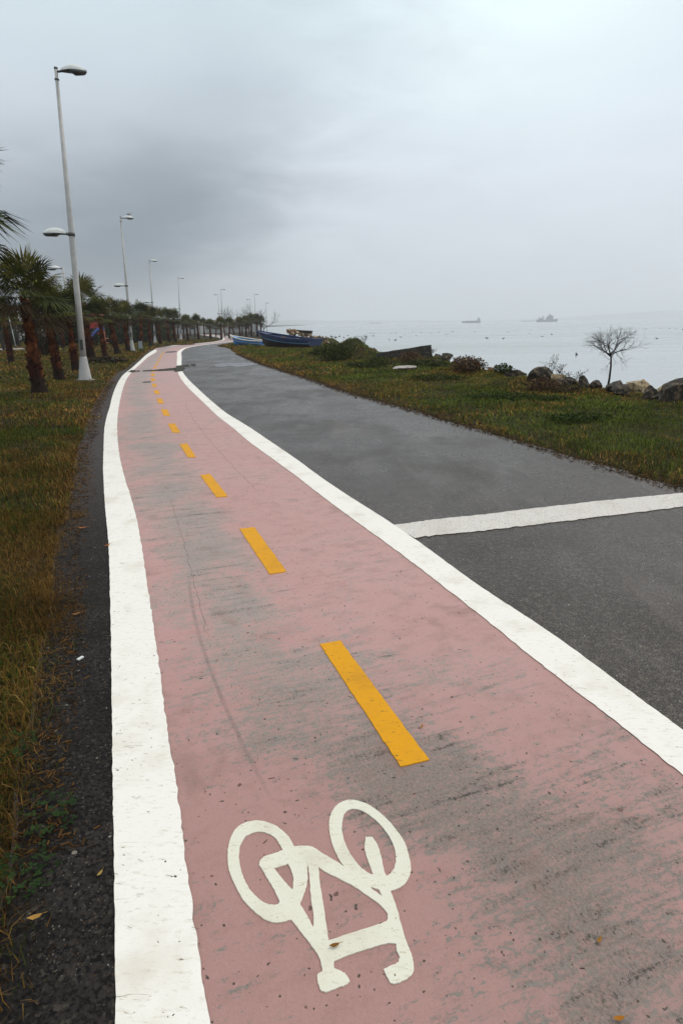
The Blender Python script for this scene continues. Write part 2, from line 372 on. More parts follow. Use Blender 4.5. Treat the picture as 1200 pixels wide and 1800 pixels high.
def mk_paint(name, base, dirt, chip=.7, speck=.74, pit=None, chipc=(.06, .055, .05)):
    m, t, b = material(name); P = t.coord()
    n1 = t.noise(P, 3.0, 4, .6); n2 = t.noise(t.map(P, (1, 3.0, 1)), 26, 4, .7); n3 = t.noise(P, 55, 2, .5); n4 = t.noise(P, 160, 2, .7)
    c = t.mix(t.m('MULTIPLY', t.ss(n1, .48, .75), .45), base, dirt)
    c = t.mix(t.m('MULTIPLY', t.ss(n2, .54, .70), .45), c, dirt)
    n5 = t.noise(t.map(P, (14, 85, 1), rot=(0, 0, R(-16))), 1.0, 3, .7, .8); c = t.mix(t.m('MULTIPLY', t.ss(n5, .62, .70), .55), c, dirt)
    c = t.mix(t.m('MULTIPLY', t.m('MULTIPLY', t.ss(n5, .66, .72), t.ss(n1, .42, .6)), .6), c, chipc)
    c = t.mix(t.ss(n2, chip, chip + .04), c, chipc)
    c = t.mix(t.ss(n3, speck, speck + .03), c, chipc)
    if pit: c = t.mix(t.m('MULTIPLY', t.ss(n4, pit, pit + .08), .85), c, (.07, .065, .06))
    t.put(b.inputs['Base Color'], c); b.inputs['Roughness'].default_value = .6; b.inputs['Specular IOR Level'].default_value = .2
    t.put(b.inputs['Normal'], t.bump(t.m('ADD', n4, t.m('MULTIPLY', n2, .8)), .4, .003))
    return m
M['white'] = mk_paint('white_line_paint', (.86, .835, .78), (.56, .48, .37), .71, .73)
M['whiteR'] = mk_paint('white_road_paint', (.70, .66, .62), (.50, .45, .40), .66, .70, .56)
M['bike'] = mk_paint('bicycle_paint', (.75, .73, .62), (.45, .38, .25), .71, .74, .68, (.20, .13, .07))
M['yellow'] = mk_paint('yellow_paint', (.72, .33, .002), (.44, .20, .02), .67, .71, .66, (.22, .10, .02))
def mk_ground():
    m, t, b = material('soil'); P = t.coord(); n = t.noise(P, 1.2, 5, .6); n2 = t.noise(P, 14, 4, .7)
    c = t.mix(t.ss(n, .35, .65), (.020, .022, .007), (.038, .026, .010)); c = t.mix(t.m('MULTIPLY', t.ss(n2, .4, .65), .6), c, (.012, .009, .006))
    t.put(b.inputs['Base Color'], c); b.inputs['Roughness'].default_value = .9; b.inputs['Specular IOR Level'].default_value = .1
    t.put(b.inputs['Normal'], t.bump(n2, .6, .03)); return m
M['ground'] = mk_ground()
def mk_shoulder():
    m, t, b = material('dark_gravel_soil'); P = t.coord(); n = t.noise(P, 2.2, 4, .6); n2 = t.noise(P, 60, 3, .7)
    vor = t.node('ShaderNodeTexVoronoi'); t.put(vor.inputs['Vector'], P); vor.inputs['Scale'].default_value = 85; g1 = t.sep(vor.outputs['Color'])[0]
    c = t.mix(t.ss(n, .4, .65), (.013, .011, .009), (.030, .025, .023)); c = t.mix(t.m('MULTIPLY', t.ss(g1, .82, 1.0), .6), c, (.065, .055, .045))
    c = t.mix(t.ss(n2, .55, .4), c, (.005, .004, .004)); c = t.mix(t.ss(t.noise(P, 33, 1, .5), .745, .765), c, (.22, .20, .17))
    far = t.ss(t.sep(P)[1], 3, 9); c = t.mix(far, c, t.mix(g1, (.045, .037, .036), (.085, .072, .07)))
    t.put(b.inputs['Base Color'], c); b.inputs['Roughness'].default_value = .75; b.inputs['Specular IOR Level'].default_value = .15
    t.put(b.inputs['Normal'], t.bump(t.m('ADD', n2, vor.outputs['Distance']), .8, .008)); return m
M['shoulder'] = mk_shoulder()
def mk_water():
    m, t, b = material('sea_water'); P = t.coord()
    n = t.noise(t.map(P, (1, .45, 1)), 2.6, 3, .6); n2 = t.noise(t.map(P, (.012, .05, 1)), 1, 3, .6); n3 = t.noise(t.map(P, (.08, .25, 1)), 1, 3, .6)
    t.put(b.inputs['Base Color'], t.mix(n3, (.32, .355, .36), (.38, .415, .42)))
    t.put(b.inputs['Roughness'], t.ss(n2, .4, .65, .16, .34))
    b.inputs['IOR'].default_value = 1.33
    t.put(b.inputs['Normal'], t.bump(t.m('ADD', n, t.m('MULTIPLY', n3, 1.0)), .05, .04)); return m
M['sea'] = mk_water()
def simple(name, col, rough=.6, metal=0.0, var=.25, scale=8, bump=.15, spec=.5, col2=None):
    m, t, b = material(name); P = t.coord(); n = t.noise(P, scale, 5, .65)
    c2 = col2 or tuple(c * (1 - var) for c in col)
    t.put(b.inputs['Base Color'], t.mix(t.ss(n, .35, .68), col, c2)); b.inputs['Roughness'].default_value = rough
    b.inputs['Metallic'].default_value = metal; b.inputs['Specular IOR Level'].default_value = spec
    if bump: t.put(b.inputs['Normal'], t.bump(n, bump, .02))
    return m
M['pole'] = simple('painted_pole', (.50, .49, .47), .5, 0, .15, 5, .05)
M['lamp_top'] = simple('lamp_cover', (.74, .76, .73), .35, 0, .12, 6, .02)
M['lamp_low'] = simple('lamp_glass', (.07, .08, .08), .3, 0, .3, 8, .02)
M['dark_metal'] = simple('dark_metal', (.09, .09, .085), .5, .3, .4, 20, .1)
def mk_trunk():
    m, t, b = material('palm_trunk'); P = t.coord(); x, y, z = t.sep(P)
    n = t.noise(t.map(P, (1, 1, .5)), 7, 5, .7); n2 = t.noise(P, 2.2, 3, .6)
    c = t.mix(t.ss(n, .3, .62), (.012, .006, .005), (.060, .018, .010)); c = t.mix(t.ss(n2, .46, .66), c, (.21, .068, .018))
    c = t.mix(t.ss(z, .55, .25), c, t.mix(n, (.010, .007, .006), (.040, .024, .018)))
    t.put(b.inputs['Base Color'], c); b.inputs['Roughness'].default_value = .85; b.inputs['Specular IOR Level'].default_value = .08; t.put(b.inputs['Normal'], t.bump(n, .8, .04)); return m
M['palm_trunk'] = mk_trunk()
M['bark'] = simple('bark', (.055, .045, .040), .9, 0, .5, 30, .6, .2)
def mk_rock(name, c1, c2, c3):
    m, t, b = material(name); P = t.coord(); n = t.noise(P, 3.5, 6, .65, .6); n2 = t.noise(P, 11, 5, .7)
    c = t.mix(t.ss(n, .38, .62), c1, c2); c = t.mix(t.ss(n2, .50, .62), c, c3)
    t.put(b.inputs['Base Color'], c); b.inputs['Roughness'].default_value = .85; t.put(b.inputs['Normal'], t.bump(t.m('ADD', n, n2), .9, .06)); return m
M['rock_tan'] = mk_rock('tan_rock', (.46, .36, .22), (.32, .21, .10), (.07, .05, .035))
M['rock_dark'] = mk_rock('dark_rock', (.020, .016, .012), (.060, .048, .034), (.17, .125, .075))
M['rock_rust'] = mk_rock('rusty_rock', (.30, .14, .055), (.20, .10, .05), (.07, .05, .035))
M['rock_pale'] = mk_rock('pale_stone', (.50, .46, .42), (.40, .36, .33), (.2, .18, .16))
M['concrete'] = mk_rock('mossy_concrete', (.040, .033, .026), (.026, .025, .015), (.09, .075, .06))

# ------------------------------------------------------------------ ground, sea, road
def grid_axis(*segs):
    out = []
    for a_, b_, st in segs: out += list(np.arange(a_, b_, st))
    return np.array(out)
gx = grid_axis((-2500, -300, 200), (-300, -60, 15), (-60, -18, 1.2), (-18, -8, .3), (-8, 12, .14), (12, 40, 2), (40, 61, 10))
gy = grid_axis((-40, -4, 2), (-4, 1, .4), (1, 20, .14), (20, 46, .22), (46, 90, .6), (90, 160, 2.5), (160, 700, 30), (700, 2600, 200))
GX, GY = np.meshgrid(gx, gy); GZ = height(GX, GY)
nx, ny = len(gx), len(gy); idx = np.arange(nx * ny).reshape(ny, nx)
Fq = np.stack([idx[:-1, :-1], idx[:-1, 1:], idx[1:, 1:], idx[1:, :-1]], -1).reshape(-1, 4)
ground = mesh_np('ground', np.stack([GX, GY, GZ], -1).reshape(-1, 3), Fq, M['ground'], smooth=True); ground['kind'] = 'structure'
sea = mesh_np('sea', [(-3000, -300, SEA), (6500, -300, SEA), (6500, 7000, SEA), (-3000, 7000, SEA)], [(0, 1, 2, 3)], M['sea']); sea['kind'] = 'structure'

def ribbon(name, fa, fb, off, mat, y0, y1, nacross=2, parent=None, jit=(0, 0), kind=None, step=1.0):
    ys = [y0]
    while ys[-1] < y1: ys.append(ys[-1] + step * min(.5, .03 + max(0, ys[-1]) * .02))
    ys = np.array(ys); A = fa(ys); B = fb(ys)
    if jit[0]: A = A + jit[0] * (vnoise(ys, ys * 0, 21, 5) + .8 * vnoise(ys, ys * 0, 57, 6)) / 1.6
    if jit[1]: B = B + jit[1] * (vnoise(ys, ys * 0, 19, 8) + .8 * vnoise(ys, ys * 0, 53, 9)) / 1.6
    u = np.linspace(0, 1, nacross); X = A[:, None] * (1 - u) + B[:, None] * u
    Y = np.repeat(ys[:, None], nacross, 1); Z = gz(Y) + off
    sl = np.concatenate([[0], np.cumsum(np.hypot(np.diff(A), np.diff(ys)))]); sl = sl + y0
    UV = np.stack([np.repeat(u[None], len(ys), 0), np.repeat(sl[:, None], nacross, 1)], -1).reshape(-1, 2)
    n = len(ys); id_ = np.arange(n * nacross).reshape(n, nacross)
    Fc = np.stack([id_[:-1, :-1], id_[:-1, 1:], id_[1:, 1:], id_[1:, :-1]], -1).reshape(-1, 4)
    o = mesh_np(name, np.stack([X, Y, Z], -1).reshape(-1, 3), Fc, mat, parent, uv=UV)
    if kind: o['kind'] = kind
    return o
road = ribbon('road', lambda y: cG(y) - .12, lambda y: cE(y) + .05 * vnoise(y, y * 0, 2.6, 51) + .035 * vnoise(y, y * 0, 7, 52), 0.0, M['asphalt'], -12, 158, 6, jit=(0, .07), kind='structure')
shoulder = ribbon('soil_strip', lambda y: cG(y) - .10, lambda y: cL0(y) + .02, .0035, M['shoulder'], -8, 60, 5, jit=(0, .004), kind='structure')
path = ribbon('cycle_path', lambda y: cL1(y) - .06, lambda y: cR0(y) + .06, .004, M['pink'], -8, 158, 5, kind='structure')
ribbon('edge_line', cL0, cL1, .008, M['white'], -8, 158, 2, path, jit=(.003, .007), step=.35)
ribbon('edge_line', cR0, cR1, .008, M['white'], -8, 158, 2, path, jit=(.006, .004), step=.35)
# painted cross line on the wide road
ct = [g(*p) for p in [(690, 924), (760, 914), (850, 904.5), (935, 894.5), (1025, 884), (1110, 875.5), (1200, 867)]]
cb = [g(*p) for p in [(725, 946.5), (780, 940), (850, 933.5), (935, 923.5), (1025, 912.5), (1110, 902), (1200, 891.5)]]
e0 = Vector(ct[-1]) + (Vector(ct[-1]) - Vector(ct[0])).normalized() * .9; e1 = Vector(cb[-1]) + (Vector(cb[-1]) - Vector(cb[0])).normalized() * .9
ct.append(tuple(e0)); cb.append(tuple(e1))
def dens(P, n=12):
    out = []
    for i in range(len(P) - 1):
        for k in range(n): out.append(np.array(P[i]) * (1 - k / n) + np.array(P[i + 1]) * k / n)
    return np.array(out + [np.array(P[-1])])
T_ = dens(ct); B_ = dens(cb); B_[0, 0] += .02
T_[:, 1] += rng.normal(0, .006, len(T_)); B_[:, 1] += rng.normal(0, .006, len(B_))
Vv = [(x, y, .0045) for x, y in B_] + [(x, y, .0045) for x, y in T_]; n = len(T_)
mesh_np('cross_line', Vv, [(i, i + 1, n + i + 1, n + i) for i in range(n - 1)], M['whiteR'], road)
# yellow dashes: 1.0 m long every 2.05 m
dash_px = [[(562,1134.7),(597.8,1128),(753.6,1338),(704,1350)],[(421,931),(446.7,928),(503.5,1006),(474,1011)],[(352,836.5),(369,834),(401,873.7),(380.7,875.5)],[(316,782),(329,780),(345,804.5),(330.5,805)]]
cen_px = [(306, 753), (291.5, 726.5), (282.5, 707), (277, 692.5), (272.5, 681), (269.5, 672), (269, 662.5), (269.5, 655), (273, 646), (277.5, 637), (282, 629), (287, 619.5)]
cen = [tuple(np.mean([g(*p) for p in dp], 0)) for dp in dash_px] + [g(*p) for p in cen_px]
cC = curve([], before=sorted([(c[0], c[1]) for c in cen], key=lambda c: c[1]))
def slab(name, P, z0, z1, mat, parent):
    n = len(P); vs = [(x, y, gz(y) + z0) for x, y in P] + [(x, y, gz(y) + z1) for x, y in P]
    me = bpy.data.meshes.new(name); me.from_pydata(vs, [], [tuple(range(n, 2 * n))] + [(i, (i + 1) % n, n + (i + 1) % n, n + i) for i in range(n)])
    me.update(); me.materials.append(mat); return link(bpy.data.objects.new(name, me), parent)
for dp in dash_px:
    c4 = [Vector(g(*p)) for p in dp]; P = []
    for i in range(4):
        a_, b_ = c4[i], c4[(i + 1) % 4]; k = 4 if i % 2 == 0 else 24
        for j in range(k):
            p = a_.lerp(b_, j / k); P.append((p.x + random.gauss(0, .0012), p.y + random.gauss(0, .0012)))
    slab('centre_dash', P[::-1], .0035, .0085, M['yellow'], path)
y = cen[3][1]; 
while y < 46:
    s_ = 0.0; y_ = y
    sl = float((cC(y + .5) - cC(y - .5))); st = math.hypot(1, sl); y = y + 2.05 / st
    sl = float((cC(y + .5) - cC(y - .5))); st = math.hypot(1, sl); L = .5 / st
    P = []
    for sy, sx in ((-1, -1), (-1, 1), (1, 1), (1, -1)):
        yy = y + sy * L; P.append((float(cC(yy)) + sx * .058 * st, yy))
    slab('centre_dash', P, .0035, .0085, M['yellow'], path)
# bicycle symbol, one outline with holes
ZB = 1200 / 440.0
def bz(L): return [g(340 + x / ZB, 1380 + y / ZB, 0.006) for x, y in L]
outer = [(310,172),(350,178),(400,200),(440,232),(465,262),(482,296),(530,292),(570,298),(600,318),(650,348),(700,378),(726,397),(712,378),(690,340),(668,290),(655,240),(650,190),(658,145),(680,105),(715,80),(755,72),(800,80),(850,102),(900,140),(945,185),(985,235),(1010,275),(1030,335),(1040,395),(1032,440),(1010,475),(975,498),(942,508),(955,540),(975,600),(1000,690),(1020,755),(1045,820),(1055,875),(1048,905),(1020,930),(965,952),(945,950),(925,915),(912,885),(940,872),(980,850),(990,825),(975,795),(970,760),(935,758),(850,780),(760,810),(672,845),(672,880),(700,890),(730,910),(748,940),(735,955),(690,972),(635,992),(612,985),(600,955),(593,920),(600,905),(620,895),(612,860),(605,830),(580,790),(540,735),(500,685),(470,645),(430,655),(385,660),(345,645),(290,605),(240,550),(200,480),(175,420),(165,360),(168,300),(185,240),(215,200),(260,178)]
holes = [[(300,225),(345,228),(385,248),(410,280),(430,312),(400,325),(345,342),(322,362),(317,383),(345,430),(380,490),(415,560),(405,575),(370,575),(330,560),(285,520),(250,470),(228,410),(218,350),(225,290),(250,245)],
 [(385,400),(455,378),(470,410),(480,450),(478,500),(468,500),(430,455)],
 [(540,352),(552,400),(558,470),(566,560),(576,640),(575,685),(545,630),(510,572),(530,520),(545,460),(546,400)],
 [(597,392),(640,420),(740,470),(820,520),(900,580),(932,620),(928,652),(870,675),(760,710),(645,748),(640,700),(620,560),(605,470)],
 [(842,488),(888,500),(905,535),(880,520)],
 [(760,115),(800,120),(850,150),(900,195),(940,250),(962,300),(970,345),(965,390),(945,425),(925,438),(915,420),(900,350),(880,285),(855,250),(825,250),(820,300),(840,370),(860,430),(850,430),(800,395),(760,345),(730,290),(712,230),(712,180),(722,140),(740,122)]]
cu = bpy.data.curves.new('bicycle_outline', 'CURVE'); cu.dimensions = '2D'; cu.fill_mode = 'BOTH'; cu.extrude = .0016; cu.bevel_depth = .0006
for L_ in [outer] + holes:
    P0 = [Vector(p) for p in bz(L_)]; P = []; nn = len(P0)     # smooth the traced outline, keep its corners
    def tang(i):
        a_ = P0[i] - P0[i - 1]; b_ = P0[(i + 1) % nn] - P0[i]
        return (P0[(i + 1) % nn] - P0[i - 1]) * .5 if a_.angle(b_, 0) < .75 else None
    for i in range(nn):
        p1, p2 = P0[i], P0[(i + 1) % nn]; m1, m2 = tang(i), tang((i + 1) % nn); m1 = m1 or (p2 - p1); m2 = m2 or (p2 - p1)
        ln = (p2 - p1).length; m1 = m1.normalized() * ln; m2 = m2.normalized() * ln
        for k in range(5):
            t_ = k / 5; q_ = (2 * t_**3 - 3 * t_**2 + 1) * p1 + (t_**3 - 2 * t_**2 + t_) * m1 + (-2 * t_**3 + 3 * t_**2) * p2 + (t_**3 - t_**2) * m2
            P.append((q_.x + random.gauss(0, .0005), q_.y + random.gauss(0, .0005)))
    sp = cu.splines.new('POLY'); sp.points.add(len(P) - 1); sp.use_cyclic_u = True
    for i, p in enumerate(P): sp.points[i].co = (p[0], p[1], 0, 1)
tmp = bpy.data.objects.new('tmp', cu); link(tmp)
dg = bpy.context.evaluated_depsgraph_get(); me = bpy.data.meshes.new_from_object(tmp.evaluated_get(dg)); bpy.data.objects.remove(tmp)
me.materials.clear(); me.materials.append(M['bike']); me.name = 'bicycle_symbol'
bs = link(bpy.data.objects.new('bicycle_symbol', me), path); bs.location.z = .0058

# wet hollow across the path: thin dark mud sheet and clear shallow puddle
def mk_mud():
    m, t, b = material('wet_mud'); n = t.noise(t.coord(), 6, 4, .6)
    t.put(b.inputs['Base Color'], t.mix(n, (.018, .020, .010), (.05, .045, .028))); b.inputs['Roughness'].default_value = .75; b.inputs['Specular IOR Level'].default_value = .2; return m
M['mud'] = mk_mud()
m, t, b = material('puddle_water'); b.inputs['Base Color'].default_value = (.10, .09, .09, 1); b.inputs['Roughness'].default_value = .22; b.inputs['IOR'].default_value = 1.33
t.put(b.inputs['Normal'], t.bump(t.noise(t.coord(), 4, 3, .6), .05, .01)); M['puddle'] = m
def blob(name, pts_px, z, mat, jit=.0, parent=None):
    P0 = [Vector(g(*p)) for p in pts_px]; P = []
    for i in range(len(P0)):
        for k in range(6):
            p = P0[i].lerp(P0[(i + 1) % len(P0)], k / 6)
            P.append((p.x + random.uniform(-jit, jit), p.y + random.uniform(-jit, jit) * 2))
    me = bpy.data.meshes.new(name); me.from_pydata([(x, y, float(gz(y)) + z) for x, y in P], [], [tuple(range(len(P)))]); me.update()
    if me.polygons[0].normal.z < 0: me.flip_normals()
    me.materials.append(mat); return link(bpy.data.objects.new(name, me), parent)
for pts in ([(226,654.5),(238,655),(239,651.5),(230,650.5)], [(240,653.7),(246,653.5),(246,651.5),(240,651.8)],
            [(250,653),(265,653),(285,652.5),(308,651.5),(309,646.5),(290,648.5),(270,650.5),(252,651.2)],
            [(308,654),(322,653),(325,648),(323,642),(312,643),(307,648)], [(324,645),(333,644.5),(332,640.5),(324,641.5)], [(335,643),(344,644),(345,640),(336,640)],
            [(252,673),(266,672.5),(266,671),(254,671.5)]):
    o = blob('mud_patch', pts, .012, M['mud'], .03); o['kind'] = 'structure'
for pts in ([(372,643),(388,646.5),(402,644),(418,645.5),(436,644),(452,641),(445,637.5),(420,638.5),(400,637.5),(385,639.5)],
            [(290,620.5),(305,620),(312,618.3),(308,617),(294,618)]):
    o = blob('puddle', pts, .009, M['puddle'], .05); o['kind'] = 'structure'

# ------------------------------------------------------------------ grass
def pcol(x, y, side):
    """(dryness 0..1) of the verge at a point"""
    n = vnoise(x, y, .55, 21) * .45 + vnoise(x, y, 1.6, 22) * .35 + vnoise(x, y, 4.2, 23) * .3
    if side > 0:
        e = x - cE(y); return np.clip(.24 + n * .8 + .55 * np.exp(-(e / .45)**2), 0, 1)
    l = cG(y) - x; return np.clip(.5 + n * .75 + .4 * np.exp(-(l / .3)**2), 0, 1)
def blades(name, X, Y, Z, Ls, Ws, dry, dark=1.0, lean=.8):
    n = len(X); az = rng.uniform(0, 2 * np.pi, n); la = rng.uniform(.15, 1, n) * lean * 1.3
    dx_ = np.cos(az); dy_ = np.sin(az); fx = -dy_; fy = dx_
    zb = Z - .01
    b0 = np.stack([X - fx * Ws, Y - fy * Ws, zb], -1); b1 = np.stack([X + fx * Ws, Y + fy * Ws, zb], -1)
    mx_ = X + dx_ * Ls * la * .4; my_ = Y + dy_ * Ls * la * .4; mz = zb + Ls * .6
    m0 = np.stack([mx_ - fx * Ws * .75, my_ - fy * Ws * .75, mz], -1); m1 = np.stack([mx_ + fx * Ws * .75, my_ + fy * Ws * .75, mz], -1)
    tp = np.stack([X + dx_ * Ls * la * 1.15, Y + dy_ * Ls * la * 1.15, zb + Ls * np.clip(1.02 - la * .45, .3, 1)], -1)
    V = np.stack([b0, b1, m1, m0, tp], 1).reshape(-1, 3); k = np.arange(n)[:, None] * 5
    T = np.concatenate([k + [0, 1, 2], k + [0, 2, 3], k + [3, 2, 4]], 1).reshape(-1, 3)
    gr = np.array([.064, .076, .011]); gr2 = np.array([.026, .040, .009]); br = np.array([.145, .078, .020]); st = np.array([.22, .15, .055])
    r = rng.random(n)[:, None]; pick = (rng.random(n) < dry)[:, None]; r2 = rng.random(n)[:, None]
    patch = (1.08 + .28 * vnoise(X, Y, 1.3, 41) + .28 * vnoise(X, Y, 3.7, 42))[:, None]
    dark = (np.asarray(dark) * np.ones(n))[:, None] * patch
    c = np.where(pick, br * (.45 + .9 * r) * (1 - .3 * r2) + (r2 > .9) * st * .6, gr * r + gr2 * (1 - r)) * dark
    C = np.repeat(np.concatenate([c, np.ones((n, 1))], 1)[:, None], 5, 1).reshape(-1, 4)
    return V, T, C
def scatter(y0, y1, xa, xb, dens):
    ys = np.arange(y0, y1, .5); out = []
    for yy in ys:
        a_, b_ = xa(yy), xb(yy)
        if b_ <= a_: continue
        n = rng.poisson((b_ - a_) * .5 * dens)
        out.append(np.stack([rng.uniform(a_, b_, n), rng.uniform(yy, yy + .5, n)], -1))
    return np.concatenate(out)
def grass_obj(name, bits, side):
    Vs, Ts, Cs, o_ = [], [], [], 0
    for (y0, y1, dn, L0_, W_, far) in bits:
        if side < 0:
            P = scatter(y0, y1, lambda y: max(-.62 * y - 1.3, cG(y) - far), lambda y: float(cG(y)) + .13, dn)
        else:
            P = scatter(y0, y1, lambda y: float(cE(y)) - .12, lambda y: min(float(cS(y)) + .9, .66 * y + 1.5), dn)
        X, Y = P[:, 0], P[:, 1]
        edge = (cG(Y) - X) if side < 0 else (X - cE(Y))
        keep = rng.random(len(X)) < np.clip((edge + .12 + .11 * vnoise(X, Y, 4, 31)) / .26, 0, 1) * (.62 + .38 * (vnoise(X, Y, 2.2, 33) > -.45))
        keep &= (X < cG(Y) + .12) | (X > cE(Y) - .1)
        X, Y = X[keep], Y[keep]; Z = height(X, Y); keep = Z > SEA + .25; X, Y, Z = X[keep], Y[keep], Z[keep]
        lush = .55 + .45 * vnoise(X, Y, 1.1, 35) + (.3 * vnoise(X, Y, 3.3, 36))
        Ls = L0_ * (.5 + .9 * rng.random(len(X))) * np.clip(.55 + .8 * lush, .35, 1.9)
        V, T, C = blades('g', X, Y, Z, Ls, W_ * (.6 + .8 * rng.random(len(X))), pcol(X, Y, side), (1.0 + .6 * sst(Y, 6, 14)) if side < 0 else 1.85)
        Vs.append(V); Ts.append(T + o_); Cs.append(C); o_ += len(V)
    o = mesh_np(name, np.concatenate(Vs), np.concatenate(Ts), M['grass'], tint=np.concatenate(Cs)); return o
o = grass_obj('grass', [(.9, 5, 9500, .062, .0015, 9), (5, 10, 3600, .062, .0026, 12), (10, 20, 950, .062, .0055, 20), (20, 40, 170, .09, .012, 34), (40, 90, 26, .12, .035, 60)], -1)
tag(o, 'short dark green and brown lawn left of the cycle path', 'grass', kind='stuff')
o = grass_obj('grass', [(4, 10, 2600, .055, .0030, 0), (10, 20, 1200, .062, .0055, 0), (20, 45, 290, .08, .011, 0), (45, 82, 40, .12, .03, 0)], 1)
tag(o, 'rough green and rusty grass between the road and shore rocks', 'grass', kind='stuff')

# ------------------------------------------------------------------ leafy clump helper
def leaves_np(n, center, rad, size, cols, flat=1.0, shell=.35, up=.3, bottom=None):
    v = rng.normal(size=(n, 3)); v /= np.linalg.norm(v, axis=1)[:, None]
    r = (shell + (1 - shell) * rng.random(n)**.6)[:, None]
    lump = 1 + .28 * vnoise(v[:, 0] * 2 + v[:, 2], v[:, 1] * 2 - v[:, 2], 1.4, center[0])[:, None]
    P = np.array(center) + v * r * lump * np.array(rad)
    a_ = rng.normal(size=(n, 3)); a_[:, 2] = a_[:, 2] * flat + up; a_ /= np.linalg.norm(a_, axis=1)[:, None]
    b_ = np.cross(a_, rng.normal(size=(n, 3))); b_ /= np.linalg.norm(b_, axis=1)[:, None]
    s_ = (size * (.6 + .8 * rng.random(n)))[:, None]; w_ = s_ * .42
    V = np.stack([P - a_ * s_ * .5, P + b_ * w_, P + a_ * s_ * .5, P - b_ * w_], 1)
    cols = np.array(cols); c = cols[rng.integers(0, len(cols), n)] * (.6 + .8 * rng.random(n))[:, None]
    C = np.repeat(np.concatenate([c, np.ones((n, 1))], 1)[:, None], 4, 1)
    if bottom is not None:
        k = P[:, 2] > bottom; V, C = V[k], C[k]
    return V.reshape(-1, 3), C.reshape(-1, 4)
def leaf_mesh(name, chunks, parent=None, mat=None):
    V = np.concatenate([c[0] for c in chunks]); C = np.concatenate([c[1] for c in chunks])
    return mesh_np(name, V, np.arange(len(V)).reshape(-1, 4), mat or M['leaf'], parent, tint=C)
GREEN = [(.030, .044, .009), (.045, .060, .012), (.068, .078, .016)]; DKGREEN = [(.012, .019, .007), (.020, .030, .010), (.028, .038, .012)]
BROWN = [(.10, .055, .030), (.07, .04, .025), (.14, .085, .045)]
OLIVE = [(.05, .055, .022), (.035, .045, .02), (.08, .075, .03)]
def shrub(name, label, px, py, rx, ry, h, cols, n=900, size=.05, group=None, cat='bush', xy=None, stems=9):
    x, y = xy or g(px, py); z = float(height(x, y))
    t_ = thing(name, label, cat, (x, y, z), 0, group)
    leaf_mesh('foliage', [leaves_np(n, (0, 0, h * .48), (rx, ry, h * .55), size, cols, bottom=0.0)], t_)
    mb = MB()
    for k in range(stems):
        an = random.uniform(0, 6.28); mb.tube([(0, 0, -.05), (math.cos(an) * rx * .3, math.sin(an) * ry * .3, h * .4), (math.cos(an) * rx * .7, math.sin(an) * ry * .7, h * .8)], [.012, .008, .003], 4)
    mb.build('stem', M['bark'], t_); return t_

# ------------------------------------------------------------------ street lamps
LAMPS = []
def lamp_head(parent, z, side, lean=0):
    """side +1: arm towards the road, -1: towards the palms. returns head"""
    a_ = MB(); a_.tube([(side * .03, 0, z), (side * .10, 0, z + .005), (side * .24, 0, z + .02)], [.03, .028, .026], 8); a_.build('arm', M['dark_metal'], parent)
    h = MB(); L = .68; n = 14; m_ = 10; vs = []; fs = []     # moulded cobra-head cover
    for i in range(n + 1):
        u = i / n; x_ = side * (.13 + L * u); w = .165 * (math.sin(math.pi * min(1, u * .88 + .10)) ** .55) * (.55 + .45 * min(1, u * 2.2)); hh = .165 * (math.sin(math.pi * (u * .86 + .08)) ** .7)
        for k in range(m_ + 1):
            an = math.pi * k / m_; vs.append((x_, math.cos(an) * w, z + .01 + math.sin(an) * hh))
    for i in range(n):
        for k in range(m_):
            q_ = i * (m_ + 1) + k; fs.append((q_, q_ + 1, q_ + m_ + 2, q_ + m_ + 1))
    fs.append(tuple(range(m_ + 1))); fs.append(tuple(n * (m_ + 1) + k for k in range(m_ + 1))[::-1])
    h.add(vs, fs, smooth=True); hd = h.build('lamp_head', M['lamp_top'], parent)
    b_ = MB(); vs = []; fs = []
    for i in range(n + 1):
        u = i / n; x_ = side * (.125 + L * 1.01 * u); w = .172 * (math.sin(math.pi * min(1, u * .88 + .10)) ** .55) * (.55 + .45 * min(1, u * 2.2))
        dp = .03 + (.055 * sst(u, .4, .5) * (1 - sst(u, .9, 1.0)))
        for k in range(m_ + 1):
            an = math.pi * k / m_; vs.append((x_, math.cos(an) * w, z + .022 - math.sin(an) ** .5 * dp if 0 < k < m_ else z + .022))
    for i in range(n):
        for k in range(m_):
            q_ = i * (m_ + 1) + k; fs.append((q_, q_ + m_ + 1, q_ + m_ + 2, q_ + 1))
        fs.append((i * (m_ + 1), i * (m_ + 1) + m_, (i + 1) * (m_ + 1) + m_, (i + 1) * (m_ + 1)))
    fs.append(tuple(range(m_ + 1))[::-1]); fs.append(tuple(n * (m_ + 1) + k for k in range(m_ + 1)))
    b_.add(vs, fs, smooth=True); b_.build('lens', M['lamp_low'], hd)
    return hd
